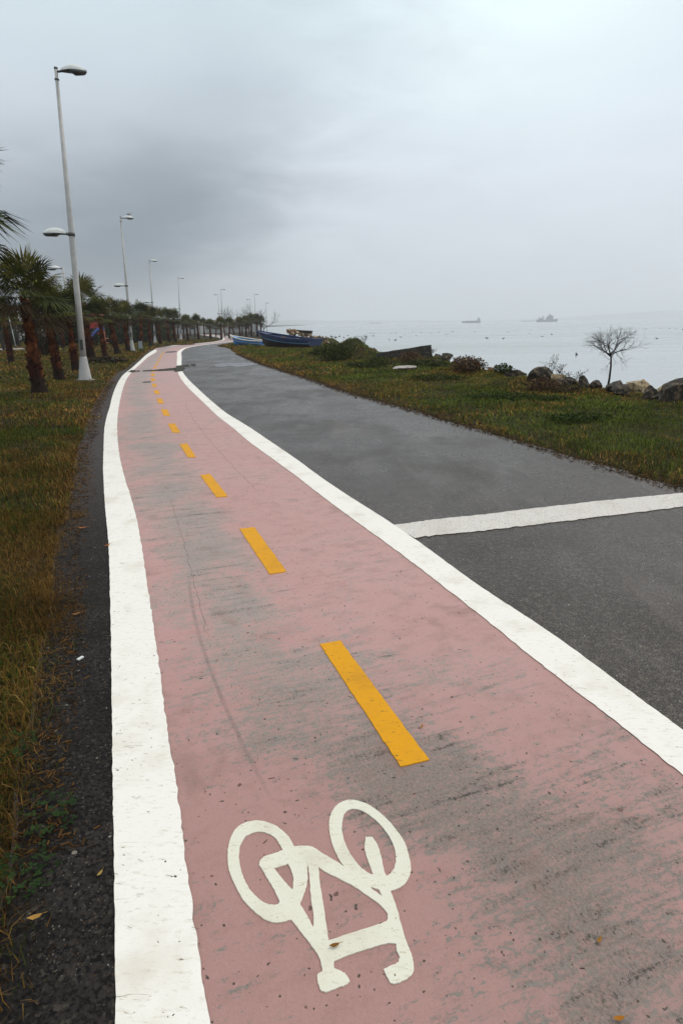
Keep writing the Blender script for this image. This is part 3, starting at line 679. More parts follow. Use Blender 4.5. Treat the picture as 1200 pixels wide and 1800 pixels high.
def make_lamp(label):
    t_ = thing('street_lamp', label, 'street lamp', group='double headed street lamps in a row beside the cycle path')
    H = 8.25
    MB().tube([(0, 0, .55), (0, 0, 2.5), (0, 0, 4.5), (0, 0, H)], [.095, .085, .075, .042], 14).build('pole', M['pole'], t_)
    MB().lathe([(.20, -.1), (.20, 0.0), (.195, .02), (.105, .66), (.10, .70)], 12).build('base', M['pole'], t_)
    MB().tube([(0, 0, H - .28), (0, 0, H - .25)], .062, 12).build('collar', M['dark_metal'], t_)
    MB().tube([(0, 0, H - .02), (0, 0, H + .02)], .05, 12).build('cap', M['dark_metal'], t_)
    MB().box((0, 0, .012), (.50, .50, .03)).build('base_plate', M['rock_pale'], t_)
    for bx_ in (-.215, .215):
        for by_ in (-.215, .215): MB().tube([(bx_, by_, .02), (bx_, by_, .07)], .014, 6).build('bolt', M['dark_metal'], t_)
    MB().box((.02, -.088, 1.05), (.085, .012, .30)).build('access_door', M['dark_metal'], t_)
    MB().tube([(0, 0, 4.08), (0, 0, 4.17)], .096, 12).build('clamp', M['dark_metal'], t_)
    lamp_head(t_, H - .08, 1); lamp_head(t_, 4.12, -1)
    return t_
ords = ['nearest', 'second nearest', 'third nearest', 'fourth nearest', 'fifth nearest', 'sixth nearest', 'farthest']
lamp_px = [(150.5, 669, 19.6, 2.0, 1.0), (233, 618, 43.5, 1.0, 1.0), (273.5, 605, 69.5, 1.1, 1.0), (318.5, 599, 92, 2.3, 1.0), (392.5, 593, 118, 1.0, 1.0), (450.5, 589, 137, .4, .98), (469.5, 587, 150, .2, .96)]
lab = ['tall nearest street lamp with two heads standing left of the path before the palms',
       'second nearest street lamp with a bird perched on its top head',
       'third street lamp from the near end, just past the small grey box',
       'fourth street lamp from the near end, at the bend of the path',
       'fifth street lamp, standing on the far grass left of the pale blue boat',
       'sixth street lamp, rising above the palms behind the pale blue boat',
       'farthest thin street lamp beside the leafless tree behind the dark blue boat']
proto = None
for i, (px, py, dist, lean, sc) in enumerate(lamp_px):
    k = dist; dd = _F * FPX + _R * (px - 600) + _U * (900 - py); x = dd.x * dist / dd.y; y = dist
    if proto is None: o = proto = make_lamp(lab[0])
    else: o = copy_tree(proto); o['label'] = lab[i]
    o.location = (x, y, float(height(x, y))); o.rotation_euler = (0, R(lean), 0 if i < 1 else R(random.uniform(-4, 4))); o.scale = (sc,) * 3
    LAMPS.append(o)
# lamps of another row behind the palms: only the lower head and slim pole show
for (px, dist, H, lb) in ((128, 37, 4.75, 'short street lamp with one small white head rising behind the second and third palms'), (388.5, 135, 8.2, 'slim pole lamp seen just left of the fifth street lamp over the far palms'), (443.5, 150, 7.6, 'slim pole lamp seen just left of the sixth street lamp over far palms')):
    dd = _F * FPX + _R * (px - 600) + _U * (900 - 600); x = dd.x * dist / dd.y
    t_ = thing('path_lamp', lb, 'street lamp', (x, dist, float(height(x, dist))))
    MB().tube([(0, 0, 0), (0, 0, H)], [.07, .04], 8).build('pole', M['pole'], t_)
    lamp_head(t_, H - .1, -1)

# bird perched on the second lamp
M['bird'] = simple('dark_feathers', (.035, .035, .038), .6, 0, .4, 20, .1)
M['gull'] = simple('pale_feathers', (.30, .30, .30), .6, 0, .4, 20, .1)
def bird(name, label, loc, rz, mat, swim=True, group=None, sc=1.0):
    t_ = thing(name, label, 'bird', loc, rz, group); t_.scale = (sc,) * 3
    body = MB()
    prof = [(-.19, .02, .09), (-.15, .05, .075), (-.06, .085, .065), (.05, .085, .065), (.12, .055, .08), (.15, .04, .13), (.165, .035, .19), (.19, .034, .215), (.215, .016, .21), (.25, .006, .20)]
    vs, fs = [], []; n = 8
    for (x_, r_, z_) in prof:
        for k in range(n):
            an = 2 * math.pi * k / n; vs.append((x_, math.cos(an) * r_, z_ + math.sin(an) * r_ * .9))
    for i in range(len(prof) - 1):
        for k in range(n): fs.append((i * n + k, i * n + (k + 1) % n, (i + 1) * n + (k + 1) % n, (i + 1) * n + k))
    fs.append(tuple(range(n))[::-1]); fs.append(tuple((len(prof) - 1) * n + k for k in range(n)))
    body.add(vs, fs, smooth=True); body.build('body', mat, t_)
    if not swim:
        for s_ in (-1, 1): MB().tube([(0, .03 * s_, -.03), (.01, .03 * s_, .02)], .008, 5).build('leg', M['rock_rust'], t_)
    return t_
L2 = LAMPS[1]; bpy.context.view_layer.update()
p = L2.matrix_world @ Vector((.55, 0, 8.25 - .08 + .16))
bird('bird', 'small bird perched on the top head of the second nearest street lamp', (p.x, p.y, p.z + .03), R(30), M['gull'], False, sc=.75)
# ducks on the water
duck_px = [(567,596),(573,592),(577,594),(581,591),(585,596),(590,599),(604,594),(611,590),(624,593),(628,591),(631,592.5),(643,592),(651,586),(656,591),(657,586),(684,598),(688,586.5),(694.5,598.5),(696,585.5),(704,593),(711,589),(731,590),(740,585),(758,586),(771,584),(784,588),(795,583.5),(834,584),(855,595),(884,595.5),(892,584),(906,583),(930,586.5),(933,581),(952.5,592),(969,588.5),(1012.5,624),(1115,584),(1129,579),(1134,579),(1153.5,595.5),(1160,578),(1176,578),(1187,578),(1199,579.5),(724,584),(568,601),(588,593)]
d0 = None
for px, py in duck_px:
    x, y = g(px, py, SEA)
    if d0 is None: o = d0 = bird('duck', 'small dark duck floating on the calm grey sea', (0, 0, 0), 0, M['bird'], group='dark ducks floating on the sea')
    else: o = copy_tree(d0)
    o.location = (x, y, SEA - .02); o.rotation_euler = (0, 0, random.uniform(0, 6.28)); o.scale = (random.uniform(.95, 1.35),) * 3
# ------------------------------------------------------------------ palms
def fan_leaf(V, T, C, org, az, el, plen, rad, col, nseg=26, droop=.3):
    """one fan frond: arched petiole and folded segments with free drooping tips"""
    dirh = np.array([math.cos(az), math.sin(az), 0]); side = np.array([-math.sin(az), math.cos(az), 0])
    pts = []; p = np.array(org, float); e_ = el
    for k in range(5):
        pts.append(p.copy()); p = p + (dirh * math.cos(e_) + np.array([0, 0, math.sin(e_)])) * plen / 4; e_ -= droop * .16
    ax = dirh * math.cos(e_) + np.array([0, 0, math.sin(e_)]); nrm = -dirh * math.sin(e_) + np.array([0, 0, math.cos(e_)])
    hub = pts[-1]
    for k in range(4):
        w = .018 - .002 * k; b = len(V)
        V += [pts[k] - side * w, pts[k] + side * w, pts[k + 1] + side * w * .8, pts[k + 1] - side * w * .8]; T += [(b, b + 1, b + 2), (b, b + 2, b + 3)]; C += [tuple(c * 1.3 for c in col)] * 4
    spread = R(118)
    for k in range(nseg):
        an = -spread + 2 * spread * k / (nseg - 1) + random.gauss(0, .03)
        d_ = ax * math.cos(an) + side * math.sin(an)
        L = rad * (.72 + .28 * math.cos(an * .75)) * random.uniform(.88, 1.08)
        wd = np.cross(d_, nrm); wd /= np.linalg.norm(wd) + 1e-9; w = L * .036
        m1 = hub + d_ * L * .55 + nrm * (.05 * L * (1 if k % 2 else -1) * .3) + np.array([0, 0, -1]) * L * .05 * droop
        tip = hub + d_ * L * .97 + np.array([0, 0, -1]) * L * (.16 + .5 * droop * random.uniform(.5, 1.3)) * (.55 + .45 * abs(math.sin(an)))
        b = len(V); V += [hub, m1 - wd * w, m1 + wd * w, tip]; T += [(b, b + 1, b + 2), (b + 1, b + 3, b + 2)]
        f = random.uniform(.75, 1.25); cc = tuple(c * f for c in col); C += [cc, cc, cc, tuple(c * f * 1.15 + .004 for c in col)]
def palm_crown(seed, n=34, plen=.55, rad=.68):
    random.seed(seed); V, T, C = [], [], []
    for i in range(n):
        u = i / n; az = i * 2.39996 + random.uniform(-.25, .25)
        el = R(84 - 92 * u ** .85 + random.uniform(-10, 10))
        c = random.choice([(.066, .078, .016), (.096, .100, .020), (.145, .128, .032), (.038, .048, .012)])
        if u > .8: c = random.choice([(.065, .045, .018), (.040, .026, .012), (.040, .040, .014)])
        fan_leaf(V, T, C, (0.05 * math.cos(az), .05 * math.sin(az), -.10 + .2 * (1 - u)), az, el, plen * random.uniform(.75, 1.1), rad * random.uniform(.85, 1.1), c, droop=.06 + .34 * u)
    me = bpy.data.meshes.new('crown'); me.from_pydata([tuple(v) for v in V], [], T); me.update()
    at = me.color_attributes.new('tint', 'FLOAT_COLOR', 'POINT'); at.data.foreach_set('color', np.array([(*c, 1) for c in C], dtype=np.float32).ravel())
    me.materials.append(M['leaf']); return me
def palm_trunk(seed, H=2.35, rb=.27, rt=.13, lean=.12):
    random.seed(seed); mb = MB(); n = 14; pts, rad = [], []
    for i in range(n + 1):
        u = i / n; pts.append((lean * (1 - u) ** 1.6 * 1.0 - lean * .0, 0, -.1 + (H + .1) * u)); rad.append((rt + (rb - rt) * (.55 * (1 - u) + .45 * math.exp(-u * 9))) * random.uniform(.93, 1.07) * (1.1 if .25 < u < .5 else 1))
    mb.tube(pts, rad, 12)
    for i in range(150):                       # cut leaf-base stubs
        u = random.uniform(.06, 1) ** .8; an = i * 2.4; j = min(n - 1, int(u * n)); p = Vector(pts[j]).lerp(Vector(pts[j + 1]), u * n - j); r_ = rad[j]
        c = p + Vector((math.cos(an), math.sin(an), 0)) * r_ * .97
        out = Vector((math.cos(an), math.sin(an), 1.1)).normalized(); sd_ = Vector((-math.sin(an), math.cos(an), 0)); L = random.uniform(.05, .11); w = random.uniform(.025, .045)
        mb.add([c - sd_ * w - out * .02, c + sd_ * w - out * .02, c + out * L + sd_ * w * .6, c + out * L - sd_ * w * .6, c + out * L * .3 + Vector((0, 0, .05))], [(0, 1, 2, 3), (3, 2, 4), (0, 3, 4), (1, 4, 2)])
    return mb
crowns = [palm_crown(3), palm_crown(14, 28, .50, .72), palm_crown(25, 34, .6, .62)]
trunks = []
for s_, (H, rb, rt, ln) in enumerate([(2.15, .27, .10, .16), (2.1, .25, .095, .08), (2.25, .24, .095, -.06)]):
    o = palm_trunk(40 + s_, H, rb, rt, ln).build('trunk', M['palm_trunk']); trunks.append((o.data, H)); bpy.data.objects.remove(o)
def palm(px, dist, sc, label, group, kind=0, py=None, rz=0, hs=1.0):
    dd = _F * FPX + _R * (px - 600) + _U * (900 - 620); x = dd.x * dist / dd.y
    t_ = thing('palm_tree', label, 'palm tree', (x, dist, float(height(x, dist))), rz, group); t_.scale = (sc, sc, sc * hs)
    if dist > 10: t_.rotation_euler = (R(random.uniform(-3.5, 3.5)), R(random.uniform(-3.5, 3.5)), rz)
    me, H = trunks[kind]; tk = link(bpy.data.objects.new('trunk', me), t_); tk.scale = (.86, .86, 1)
    c = link(bpy.data.objects.new('crown', crowns[kind]), t_); c.location = (0, 0, H); return t_
random.seed(5)
GP = 'palm trees in the front row along the cycle path'
front = [(-112, 9.0, 1.34, 0, 'palm cut off by the left edge, only fronds showing'), (50, 15.6, .98, 0, 'stout palm with orange brown bark, nearest one fully in view'), (97, 19.6, .9, 1, 'second full palm from the left, red brown trunk left of the tallest lamp'),
         (132, 23.5, .9, 2, 'third full palm, its trunk partly behind the tallest lamp pole'), (158, 32, 1.24, 1, 'tall palm just right of the tallest lamp, dark trunk'), (186, 31.5, .84, 2, 'fifth full palm, standing over brown litter between first two lamps'),
         (203, 37.5, 1.02, 0, 'sixth full palm, just left of the second lamp pole'), (225, 42.5, 1.0, 1, 'palm whose trunk stands right behind the second lamp base'), (251, 54, 1.06, 2, 'palm right of the small grey box between second and third lamps'),
         (264, 57, 1.06, 0, 'palm close left of the third lamp pole'), (283, 62, 1.05, 1, 'palm just right of the third lamp pole'), (300, 70, 1.1, 2, 'left one of two palms between third and fourth lamps'), (308, 71, 1.08, 0, 'right one of two palms close before the fourth lamp'),
         (332, 78, 1.0, 1, 'first palm right of the fourth lamp at the bend'), (352, 82, .95, 2, 'second palm right of the fourth lamp, upswept fronds'), (371, 88, .88, 0, 'shortest palm of the bend, between fourth and fifth lamps'), (390.5, 92, .98, 1, 'palm directly behind the fifth lamp base'),
         (405, 100, .98, 2, 'palm left of the pale blue boat bow'), (423, 104, 1.0, 0, 'palm above the bow of the pale blue boat'), (434, 106, 1.12, 1, 'tall palm left of the sixth lamp behind the pale blue boat'), (444, 110, 1.1, 2, 'palm close left of the sixth lamp pole'),
         (453, 108, 1.1, 0, 'palm right of the sixth lamp pole'), (460, 112, 1.05, 1, 'last palm of the row, beside the leafless tree by the sea')]
for px, dist, sc, kd, lb in front:
    palm(px, dist, sc, lb, GP, kd, rz=random.uniform(-.6, .6), hs=random.uniform(.97, 1.05))
back = [(20, 30), (112, 52), (172, 60), (214, 74), (258, 88), (291, 96), (326, 104), (345, 120), (362, 116), (382, 124), (397, 122), (413, 126), (428, 130), (440, 134), (316, 112), (337, 128)]
for px, dist in back:
    palm(px, dist, random.uniform(.82, .98), 'dark palm standing in the row behind the front palms', 'palms of the row farther back', random.randrange(3), rz=random.uniform(0, 6), hs=random.uniform(.95, 1.1))

# ------------------------------------------------------------------ bare trees
def branchy(seed, H, trunk_h, spread, levels=5, r0=.03, n0=3, up=.25, kids=(2, 3)):
    random.seed(seed); tr, br = MB(), MB()
    pts = [Vector((0, 0, -.08))]; wob = Vector((0, 0, 0)); nseg = 6
    for i in range(1, nseg + 1):
        wob += Vector((random.gauss(0, .007), random.gauss(0, .007), 0)) * H; pts.append(Vector((wob.x, wob.y, trunk_h * i / nseg)))
    tr.tube(pts, [r0 * (1.25 - .45 * i / nseg) for i in range(nseg + 1)], 8)
    def grow(p, d_, L, r_, lv):
        q = [p]; dd_ = d_.copy(); n = 4 if lv > 1 else 3
        for k in range(n):
            dd_ = (dd_ + Vector((random.gauss(0, .22), random.gauss(0, .22), random.gauss(0, .16) + up * .12))).normalized(); q.append(q[-1] + dd_ * L / n)
        br.tube(q, [r_ * (1 - .45 * k / n) for k in range(n + 1)], 5 if lv > 2 else 3, cap=False)
        if lv <= 0: return
        for k in range(random.choice(kids) + (1 if lv > 2 else 0)):
            j = random.randint(max(1, n - 2), n) if k else n
            nd = (dd_ + Vector((random.gauss(0, .62), random.gauss(0, .62), random.gauss(up * .5, .42)))).normalized()
            grow(q[j], nd, L * random.uniform(.58, .85), r_ * .60, lv - 1)
    top = pts[-1]
    for k in range(n0):
        an = 2 * math.pi * k / n0 + random.uniform(-.3, .3); dv = Vector((math.cos(an) * spread, math.sin(an) * spread, random.uniform(.35, .8))).normalized()
        grow(top - Vector((0, 0, random.uniform(0, .06) * H)), dv, (H - trunk_h) * random.uniform(.42, .55), r0 * .7, levels)
    return tr, br
def bare_tree(name, label, x, y, **kw):
    tr, br = branchy(**kw); t_ = thing(name, label, 'tree', (x, y, float(height(x, y))))
    tr.build('trunk', M['bark'], t_); cr_ = br.build('crown', M['bark'], t_)
    if kw['H'] < 2: t_.rotation_euler = (0, R(-4), 0)
    if kw['H'] < 2: cr_.scale = (.72, .72, .86); cr_.location = (-.01, 0, kw['trunk_h'] * .15)
    return t_
tx, ty = g(1068, 694)
st = bare_tree('bare_tree', 'small leafless tree standing among the shore rocks on the right', tx, ty, seed=34, H=1.55, trunk_h=.80, spread=.85, levels=4, r0=.021, n0=9, up=.22, kids=(2, 3))
bare_tree('bare_tree', 'tall leafless tree at the far end of the palm row by the sea', *[(lambda dd: dd.x * 104 / dd.y)(_F * FPX + _R * (464 - 600) + _U * 300), 104], seed=5, H=4.6, trunk_h=1.4, spread=.5, levels=3, r0=.08, n0=4, up=.7)
for i, (px, dist, H, lb) in enumerate([(433, 128, 5.0, 'leafless tree rising behind the tall palms left of the sixth lamp'), (6, 48, 4.6, 'grey leafless tree at the far left edge behind the first palm'), (33, 60, 5.0, 'grey leafless tree in the park just right of the first palm trunk'), (403, 140, 5.5, 'faint leafless tree above the palms right of the fifth lamp')]):
    dd = _F * FPX + _R * (px - 600) + _U * 300
    bare_tree('bare_tree', lb, dd.x * dist / dd.y, dist, seed=60 + i, H=H, trunk_h=1.3, spread=.6, levels=4, r0=.09, n0=4, up=.7)

# ------------------------------------------------------------------ park background on the left
def at(px, dist): 
    dd = _F * FPX + _R * (px - 600) + _U * 300; return dd.x * dist / dd.y, dist
def shrub_at(lb, px, dist, rx, h, cols, n=1400, size=.16, name='bush', grp=None, cat='bush'):
    return shrub(name, lb, 0, 0, rx, rx * .8, h, cols, n, size, xy=at(px, dist), group=grp, cat=cat)
shrub_at('round dark bush on the lawn between first and second palms', 76, 37, .75, 1.35, [(.03, .018, .014), (.045, .03, .02), (.02, .022, .012)], 2200, .09)
def evergreen(lb, px, dist, H, rx, cols=DKGREEN):
    x, y = at(px, dist); t_ = thing('evergreen_tree', lb, 'tree', (x, y, float(height(x, y))))
    MB().tube([(0, 0, -.1), (.05, 0, H * .4), (0, 0, H * .75)], [.14, .1, .05], 8).build('trunk', M['bark'], t_)
    ch = []
    for k in range(9):
        an = random.uniform(0, 6.28); rr = random.uniform(0, .55) * rx; ch.append(leaves_np(420, (rr * math.cos(an), rr * math.sin(an), H * random.uniform(.35, .82)), (rx * .55, rx * .55, H * .2), .22, cols))
    leaf_mesh('crown', ch, t_)
random.seed(77)
for lb, px, dist, H, rx in [('dark evergreen tree at the back of the park between the first two palms', 66, 62, 4.2, 2.0), ('dark evergreen tree behind the second palm trunk', 108, 58, 3.8, 2.0), ('evergreen tree behind the tall lamp pole base', 146, 74, 4.2, 2.4), ('evergreen tree behind the fifth full palm', 178, 80, 3.8, 2.3),
                            ('evergreen tree behind the second lamp pole', 212, 84, 3.9, 2.5), ('dark evergreen tree behind the small grey box', 243, 88, 3.8, 2.5), ('dark evergreen tree behind the third lamp', 268, 98, 3.7, 2.5), ('evergreen tree at the far left edge of the park', 10, 75, 3.6, 2.2), ('low evergreen tree left of the fourth lamp', 290, 108, 3.4, 2.2)]:
    evergreen(lb, px, dist, H, rx)
for i, (px, dist, lb) in enumerate([(162, 60, 'low dark bush between the tallest lamp and the fifth palm'), (240, 70, 'low dark bush right of the second lamp'), (262, 74, 'low dark bush left of the third lamp'), (285, 80, 'low dark bush right of the third lamp base'), (214, 66, 'low dark bush left of the second lamp'), (196, 64, 'low dark bush behind the sixth palm'), (295, 84, 'low green bush before the paired palms'), (20, 66, 'low dark bush left of the first palm trunk'), (118, 60, 'low brownish bush between second and third palms')]):
    shrub_at(lb, px, dist, 1.3, 1.5, DKGREEN if i % 3 else OLIVE, 900, .2)
# kerb line of the park path
x0, y0 = at(-60, 47); x1, y1 = at(60, 50)
tag(MB().tube([(x0, y0, .06), (x1, y1, .05)], [.10, .10], 4, smooth=False).build('kerb', M['rock_pale']), 'low pale kerb at the back of the lawn behind the first palm', 'kerb')
# playground pieces: red kiosk panel, blue slide, red box
M['red'] = simple('red_paint', (.42, .03, .03), .5); M['blue'] = simple('blue_paint', (.10, .14, .45), .45); M['orange'] = simple('orange_paint', (.45, .10, .03), .5)
x, y = at(174, 55); t_ = thing('play_tower', 'playground tower with a red panel seen between two palm trunks', 'play tower', (x, y, 0))
for sx in (-.45, .45):
    for sy in (-.4, .4): MB().tube([(sx, sy, 0), (sx, sy, 2.5)], .05, 8).build('post', M['dark_metal'], t_)
MB().box((0, -.43, 1.9), (.85, .05, .75)).build('panel', M['red'], t_); MB().box((0, 0, 1.1), (.95, .85, .08)).build('platform', M['orange'], t_)
MB().add([(-.6, -.55, 2.5), (.6, -.55, 2.5), (.6, .55, 2.5), (-.6, .55, 2.5), (0, 0, 3.0)], [(0, 1, 4), (1, 2, 4), (2, 3, 4), (3, 0, 4), (3, 2, 1, 0)]).build('roof', M['red'], t_)
x, y = at(166, 53); t_ = thing('slide', 'blue and orange playground slide seen between the palms', 'slide', (x, y, 0))
mb = MB(); pts = [(.8, 0, 1.35), (.5, 0, 1.35), (.1, 0, 1.0), (-.4, 0, .5), (-.8, 0, .25), (-1.1, 0, .22)]
for i in range(len(pts) - 1):
    a_, b_ = pts[i], pts[i + 1]
    mb.add([(a_[0], -.28, a_[2]), (b_[0], -.28, b_[2]), (b_[0], .28, b_[2]), (a_[0], .28, a_[2])], [(0, 1, 2, 3)])
    for s_ in (-.28, .28): mb.add([(a_[0], s_, a_[2]), (b_[0], s_, b_[2]), (b_[0], s_, b_[2] + .22), (a_[0], s_, a_[2] + .22), (a_[0], s_ * 1.1, a_[2]), (b_[0], s_ * 1.1, b_[2]), (b_[0], s_ * 1.1, b_[2] + .22), (a_[0], s_ * 1.1, a_[2] + .22)], [(0, 1, 2, 3), (7, 6, 5, 4), (3, 2, 6, 7)])
mb.build('chute', M['blue'], t_); MB().box((.8, 0, .65), (.08, .6, 1.3)).box((.95, 0, .35), (.3, .6, .06)).box((.95, 0, .7), (.3, .6, .06)).build('ladder', M['orange'], t_)
x, y = at(59, 50); t_ = thing('litter_bin', 'red round litter bin on the far lawn right of the first palm', 'bin', (x, y, 0))
MB().lathe([(.26, .12), (.32, .5), (.34, .9), (.30, .92)], 14).build('body', M['red'], t_); MB().lathe([(.36, .90), (.34, .98), (.12, 1.05)], 14).build('lid', M['red'], t_); MB().tube([(0, 0, 0), (0, 0, .14)], .06, 8).build('foot', M['dark_metal'], t_)
for i, (px, dist, H, lb) in enumerate([(54, 54, 3.4, 'thin white pole beside the red bin'), (78, 60, 4.2, 'thin white leaning pole above the round dark bush'), (27, 58, 2.6, 'thin pale pole left of the red bin')]):
    x, y = at(px, dist); t_ = thing('flagpole' if i < 2 else 'pole', lb, 'pole', (x, y, 0)); MB().tube([(0, 0, 0), (-.1 * i, 0, H)], [.05, .03], 8).build('shaft', M['lamp_top'], t_); MB().lathe([(.12, 0), (.10, .08), (.05, .12)], 10).build('foot', M['dark_metal'], t_)
# low far buildings beyond the park
M['plaster'] = simple('pale_plaster', (.36, .36, .35), .8, 0, .2, 3); M['roofm'] = simple('roof_tiles', (.10, .07, .06), .8); M['window'] = simple('window_glass', (.05, .06, .07), .2, 0, .3)
for (px, dist, w, h, lb) in [(2, 120, 9, 3.2, 'pale low building far left behind the leafless trees'), (98, 135, 11, 3.4, 'pale low building far behind the second palm'), (152, 140, 10, 4.2, 'pale building seen far behind the tallest lamp'), (185, 150, 12, 3.8, 'pale building far behind the fifth full palm'), (315, 170, 13, 3.0, 'long pale building far behind the fourth lamp'), (356, 185, 16, 2.8, 'long low white wall building behind the bend palms'), (415, 190, 14, 2.9, 'low pale building far behind the pale blue boat')]:
    x, y = at(px, dist); t_ = thing('far_building', lb, 'building', (x, y, float(gz(y))))
    MB().box((0, 0, h / 2), (w, 6, h)).build('wall', M['plaster'], t_)
    MB().add([(-w / 2 - .3, -3.3, h), (w / 2 + .3, -3.3, h), (w / 2 + .3, 3.3, h), (-w / 2 - .3, 3.3, h), (-w / 2 + 1.5, 0, h + .8), (w / 2 - 1.5, 0, h + .8)], [(0, 1, 5, 4), (2, 3, 4, 5), (1, 2, 5), (3, 0, 4), (3, 2, 1, 0)]).build('roof', M['roofm'], t_)
    for k in range(int(w // 2.4)): MB().box((-w / 2 + 1.3 + 2.4 * k, -3.02, h * .55), (1.0, .08, 1.0)).build('window', M['window'], t_)
# grey service box beside the second lamp
x, y = g(248, 615.5); t_ = thing('service_box', 'small grey metal service box on the lawn right of the second lamp', 'utility box', (x, y, float(height(x, y))), R(12))
M['box'] = simple('box_paint', (.30, .34, .34), .5, 0, .15); MB().box((0, 0, .31), (.26, .2, .5)).build('cabinet', M['box'], t_); MB().box((0, 0, .575), (.3, .24, .03)).build('lid', M['box'], t_); MB().box((-.14, 0, .2), (.14, .16, .36)).build('side_cover', M['dark_metal'], t_); MB().tube([(0, 0, -.02), (0, 0, .07)], .05, 8).build('foot', M['dark_metal'], t_)
# brown litter of fronds under the palm at the second gap
def litter(px, py, lb):
    x, y = g(px, py); z = float(height(x, y)); V, C = leaves_np(900, (0, 0, .10), (1.0, .9, .16), .16, [(.05, .035, .02), (.08, .05, .03), (.03, .03, .02)], flat=.3, up=0, bottom=0.0)
    o = leaf_mesh('frond_litter', [(V, C)]); o.location = (x, y, z); tag(o, lb, 'leaf litter', kind='stuff')
litter(180, 640, 'brown heap of dry frond litter on the lawn under the palms')

# ------------------------------------------------------------------ rocks
def rock(name, label, px, py, w, dp, h, mat, seed, rz=0, dist=None, group=None, cat='rock', sub=3, rough=.28, dz=0.0, jag=True):
    if dist: x, y = at(px, dist)
    else: x, y = g(px, py)
    z = float(height(x, y)); bm = bmesh.new(); bmesh.ops.create_icosphere(bm, subdivisions=sub, radius=1)
    random.seed(seed); planes = [(Vector((random.gauss(0, 1), random.gauss(0, 1), random.gauss(0, .8))).normalized(), random.uniform(.42, .8)) for _ in range(13)]
    for v in bm.verts:
        p_ = v.co.copy()
        if jag:
            for nn, dd_ in planes:
                k = p_.dot(nn)
                if k > dd_: p_ -= nn * (k - dd_)
        p_ += v.co * mnoise.fractal(v.co * 1.6 + Vector((seed * 3.1, 0, 0)), .6, 2.0, 4) * rough * .35
        v.co = Vector((p_.x * w / 2, p_.y * dp / 2, p_.z * h * .62 + h * .30))
    me = bpy.data.meshes.new(name); bm.to_mesh(me); bm.free(); me.materials.append(mat)
    o = link(bpy.data.objects.new(name, me)); o.location = (x, y, z + dz); o.rotation_euler = (0, 0, rz); return tag(o, label, cat, group)
RT, RD, RR, RP = M['rock_tan'], M['rock_dark'], M['rock_rust'], M['rock_pale']
rocks = [
 (1022, 693, .34, .35, .28, RD, 'grey rounded rock left of the leafless tree, first of the right heap'), (1045, 694, .36, .4, .27, RD, 'dark rounded rock just left of the leafless tree trunk'),
 (1062, 686, .9, .5, .26, RT, 'long low tan rock right behind the leafless tree'), (1010, 688, .3, .3, .2, RT, 'small tan rock at the left end of the right heap'),
 (1090, 706, .50, .5, .30, RD, 'dark angular rock right of the leafless tree'), (1122, 699, .80, .5, .47, RT, 'large pale tan rock with a sloping face right of the leafless tree'), (1100, 692, .45, .4, .34, RT, 'tan knobbly rock behind the dark angular one'),
 (1138, 712, .36, .4, .34, RD, 'upright dark rock with green tinge right of the tan one'), (1160, 706, .5, .4, .28, RT, 'small tan rock wedged between two dark rocks'),
 (1190, 718, .85, .6, .50, RD, 'big dark sloping rock at the right edge of the photo'), (1150, 714, .4, .35, .16, RD, 'flat dark rock lying in front of the small tan rock'),
 (1075, 699, .45, .4, .24, RD, 'small dark rock at the foot of the leafless tree'), (1140, 696, .5, .4, .34, RT, 'pale rock behind the upright green tinged one'), (1000, 690, .45, .4, .22, RD, 'dark rock filling the gap left of the right heap'),
 (1235, 716, .8, .7, .5, RT, 'tan rock just past the right edge'), 
 (948, 689, .72, .5, .36, RD, 'dark earthy rock under the dry twigs left of the heap'), (978, 690, .42, .4, .24, RT, 'tan rock face behind the dry twigs'), (908, 672, .75, .5, .28, RD, 'dark rock under the green tuft, middle of shore'),
 (862, 661, .34, .3, .22, RR, 'small orange rock right of the brown bush'), (836, 656, .5, .5, .46, RT, 'tan orange rock behind the brown bush'), (818, 654, .55, .5, .52, RT, 'tall tan rock partly hidden by the brown bush'),
 (782, 641, .85, .5, .36, RD, 'dark squared rock right of the concrete beam'), (990, 694, .5, .4, .2, RD, 'low dark rock between the twigs and right heap')]
for i, (px, py, w, dp, h, mt, lb) in enumerate(rocks): rock('shore_rock', lb, px, py, w, dp, h, mt, 100 + i, rz=random.uniform(-.5, .5))
rock('flat_stone', 'flat whitish stone slab lying on the grass below the concrete beam', 711, 655, .95, .8, .10, RP, 301, rz=.1, rough=.5, dz=.05)
# lower armour stones along the waterline
k = 0
for yy in np.arange(9.5, 44, .95):
    sx_ = float(cS(yy)) + random.uniform(.35, .9)
    rr = rock('armour_stone', 'half sunken armour stone at the waterline below the shore rocks', 0, 0, random.uniform(.5, .9), random.uniform(.5, .9), random.uniform(.3, .55), random.choice([RD, RT, RD, RR]), 400 + k, rz=random.uniform(0, 6), group='stones along the waterline', sub=2); k += 1
    rr.location = (sx_, yy, float(height(sx_, yy)) - .05)
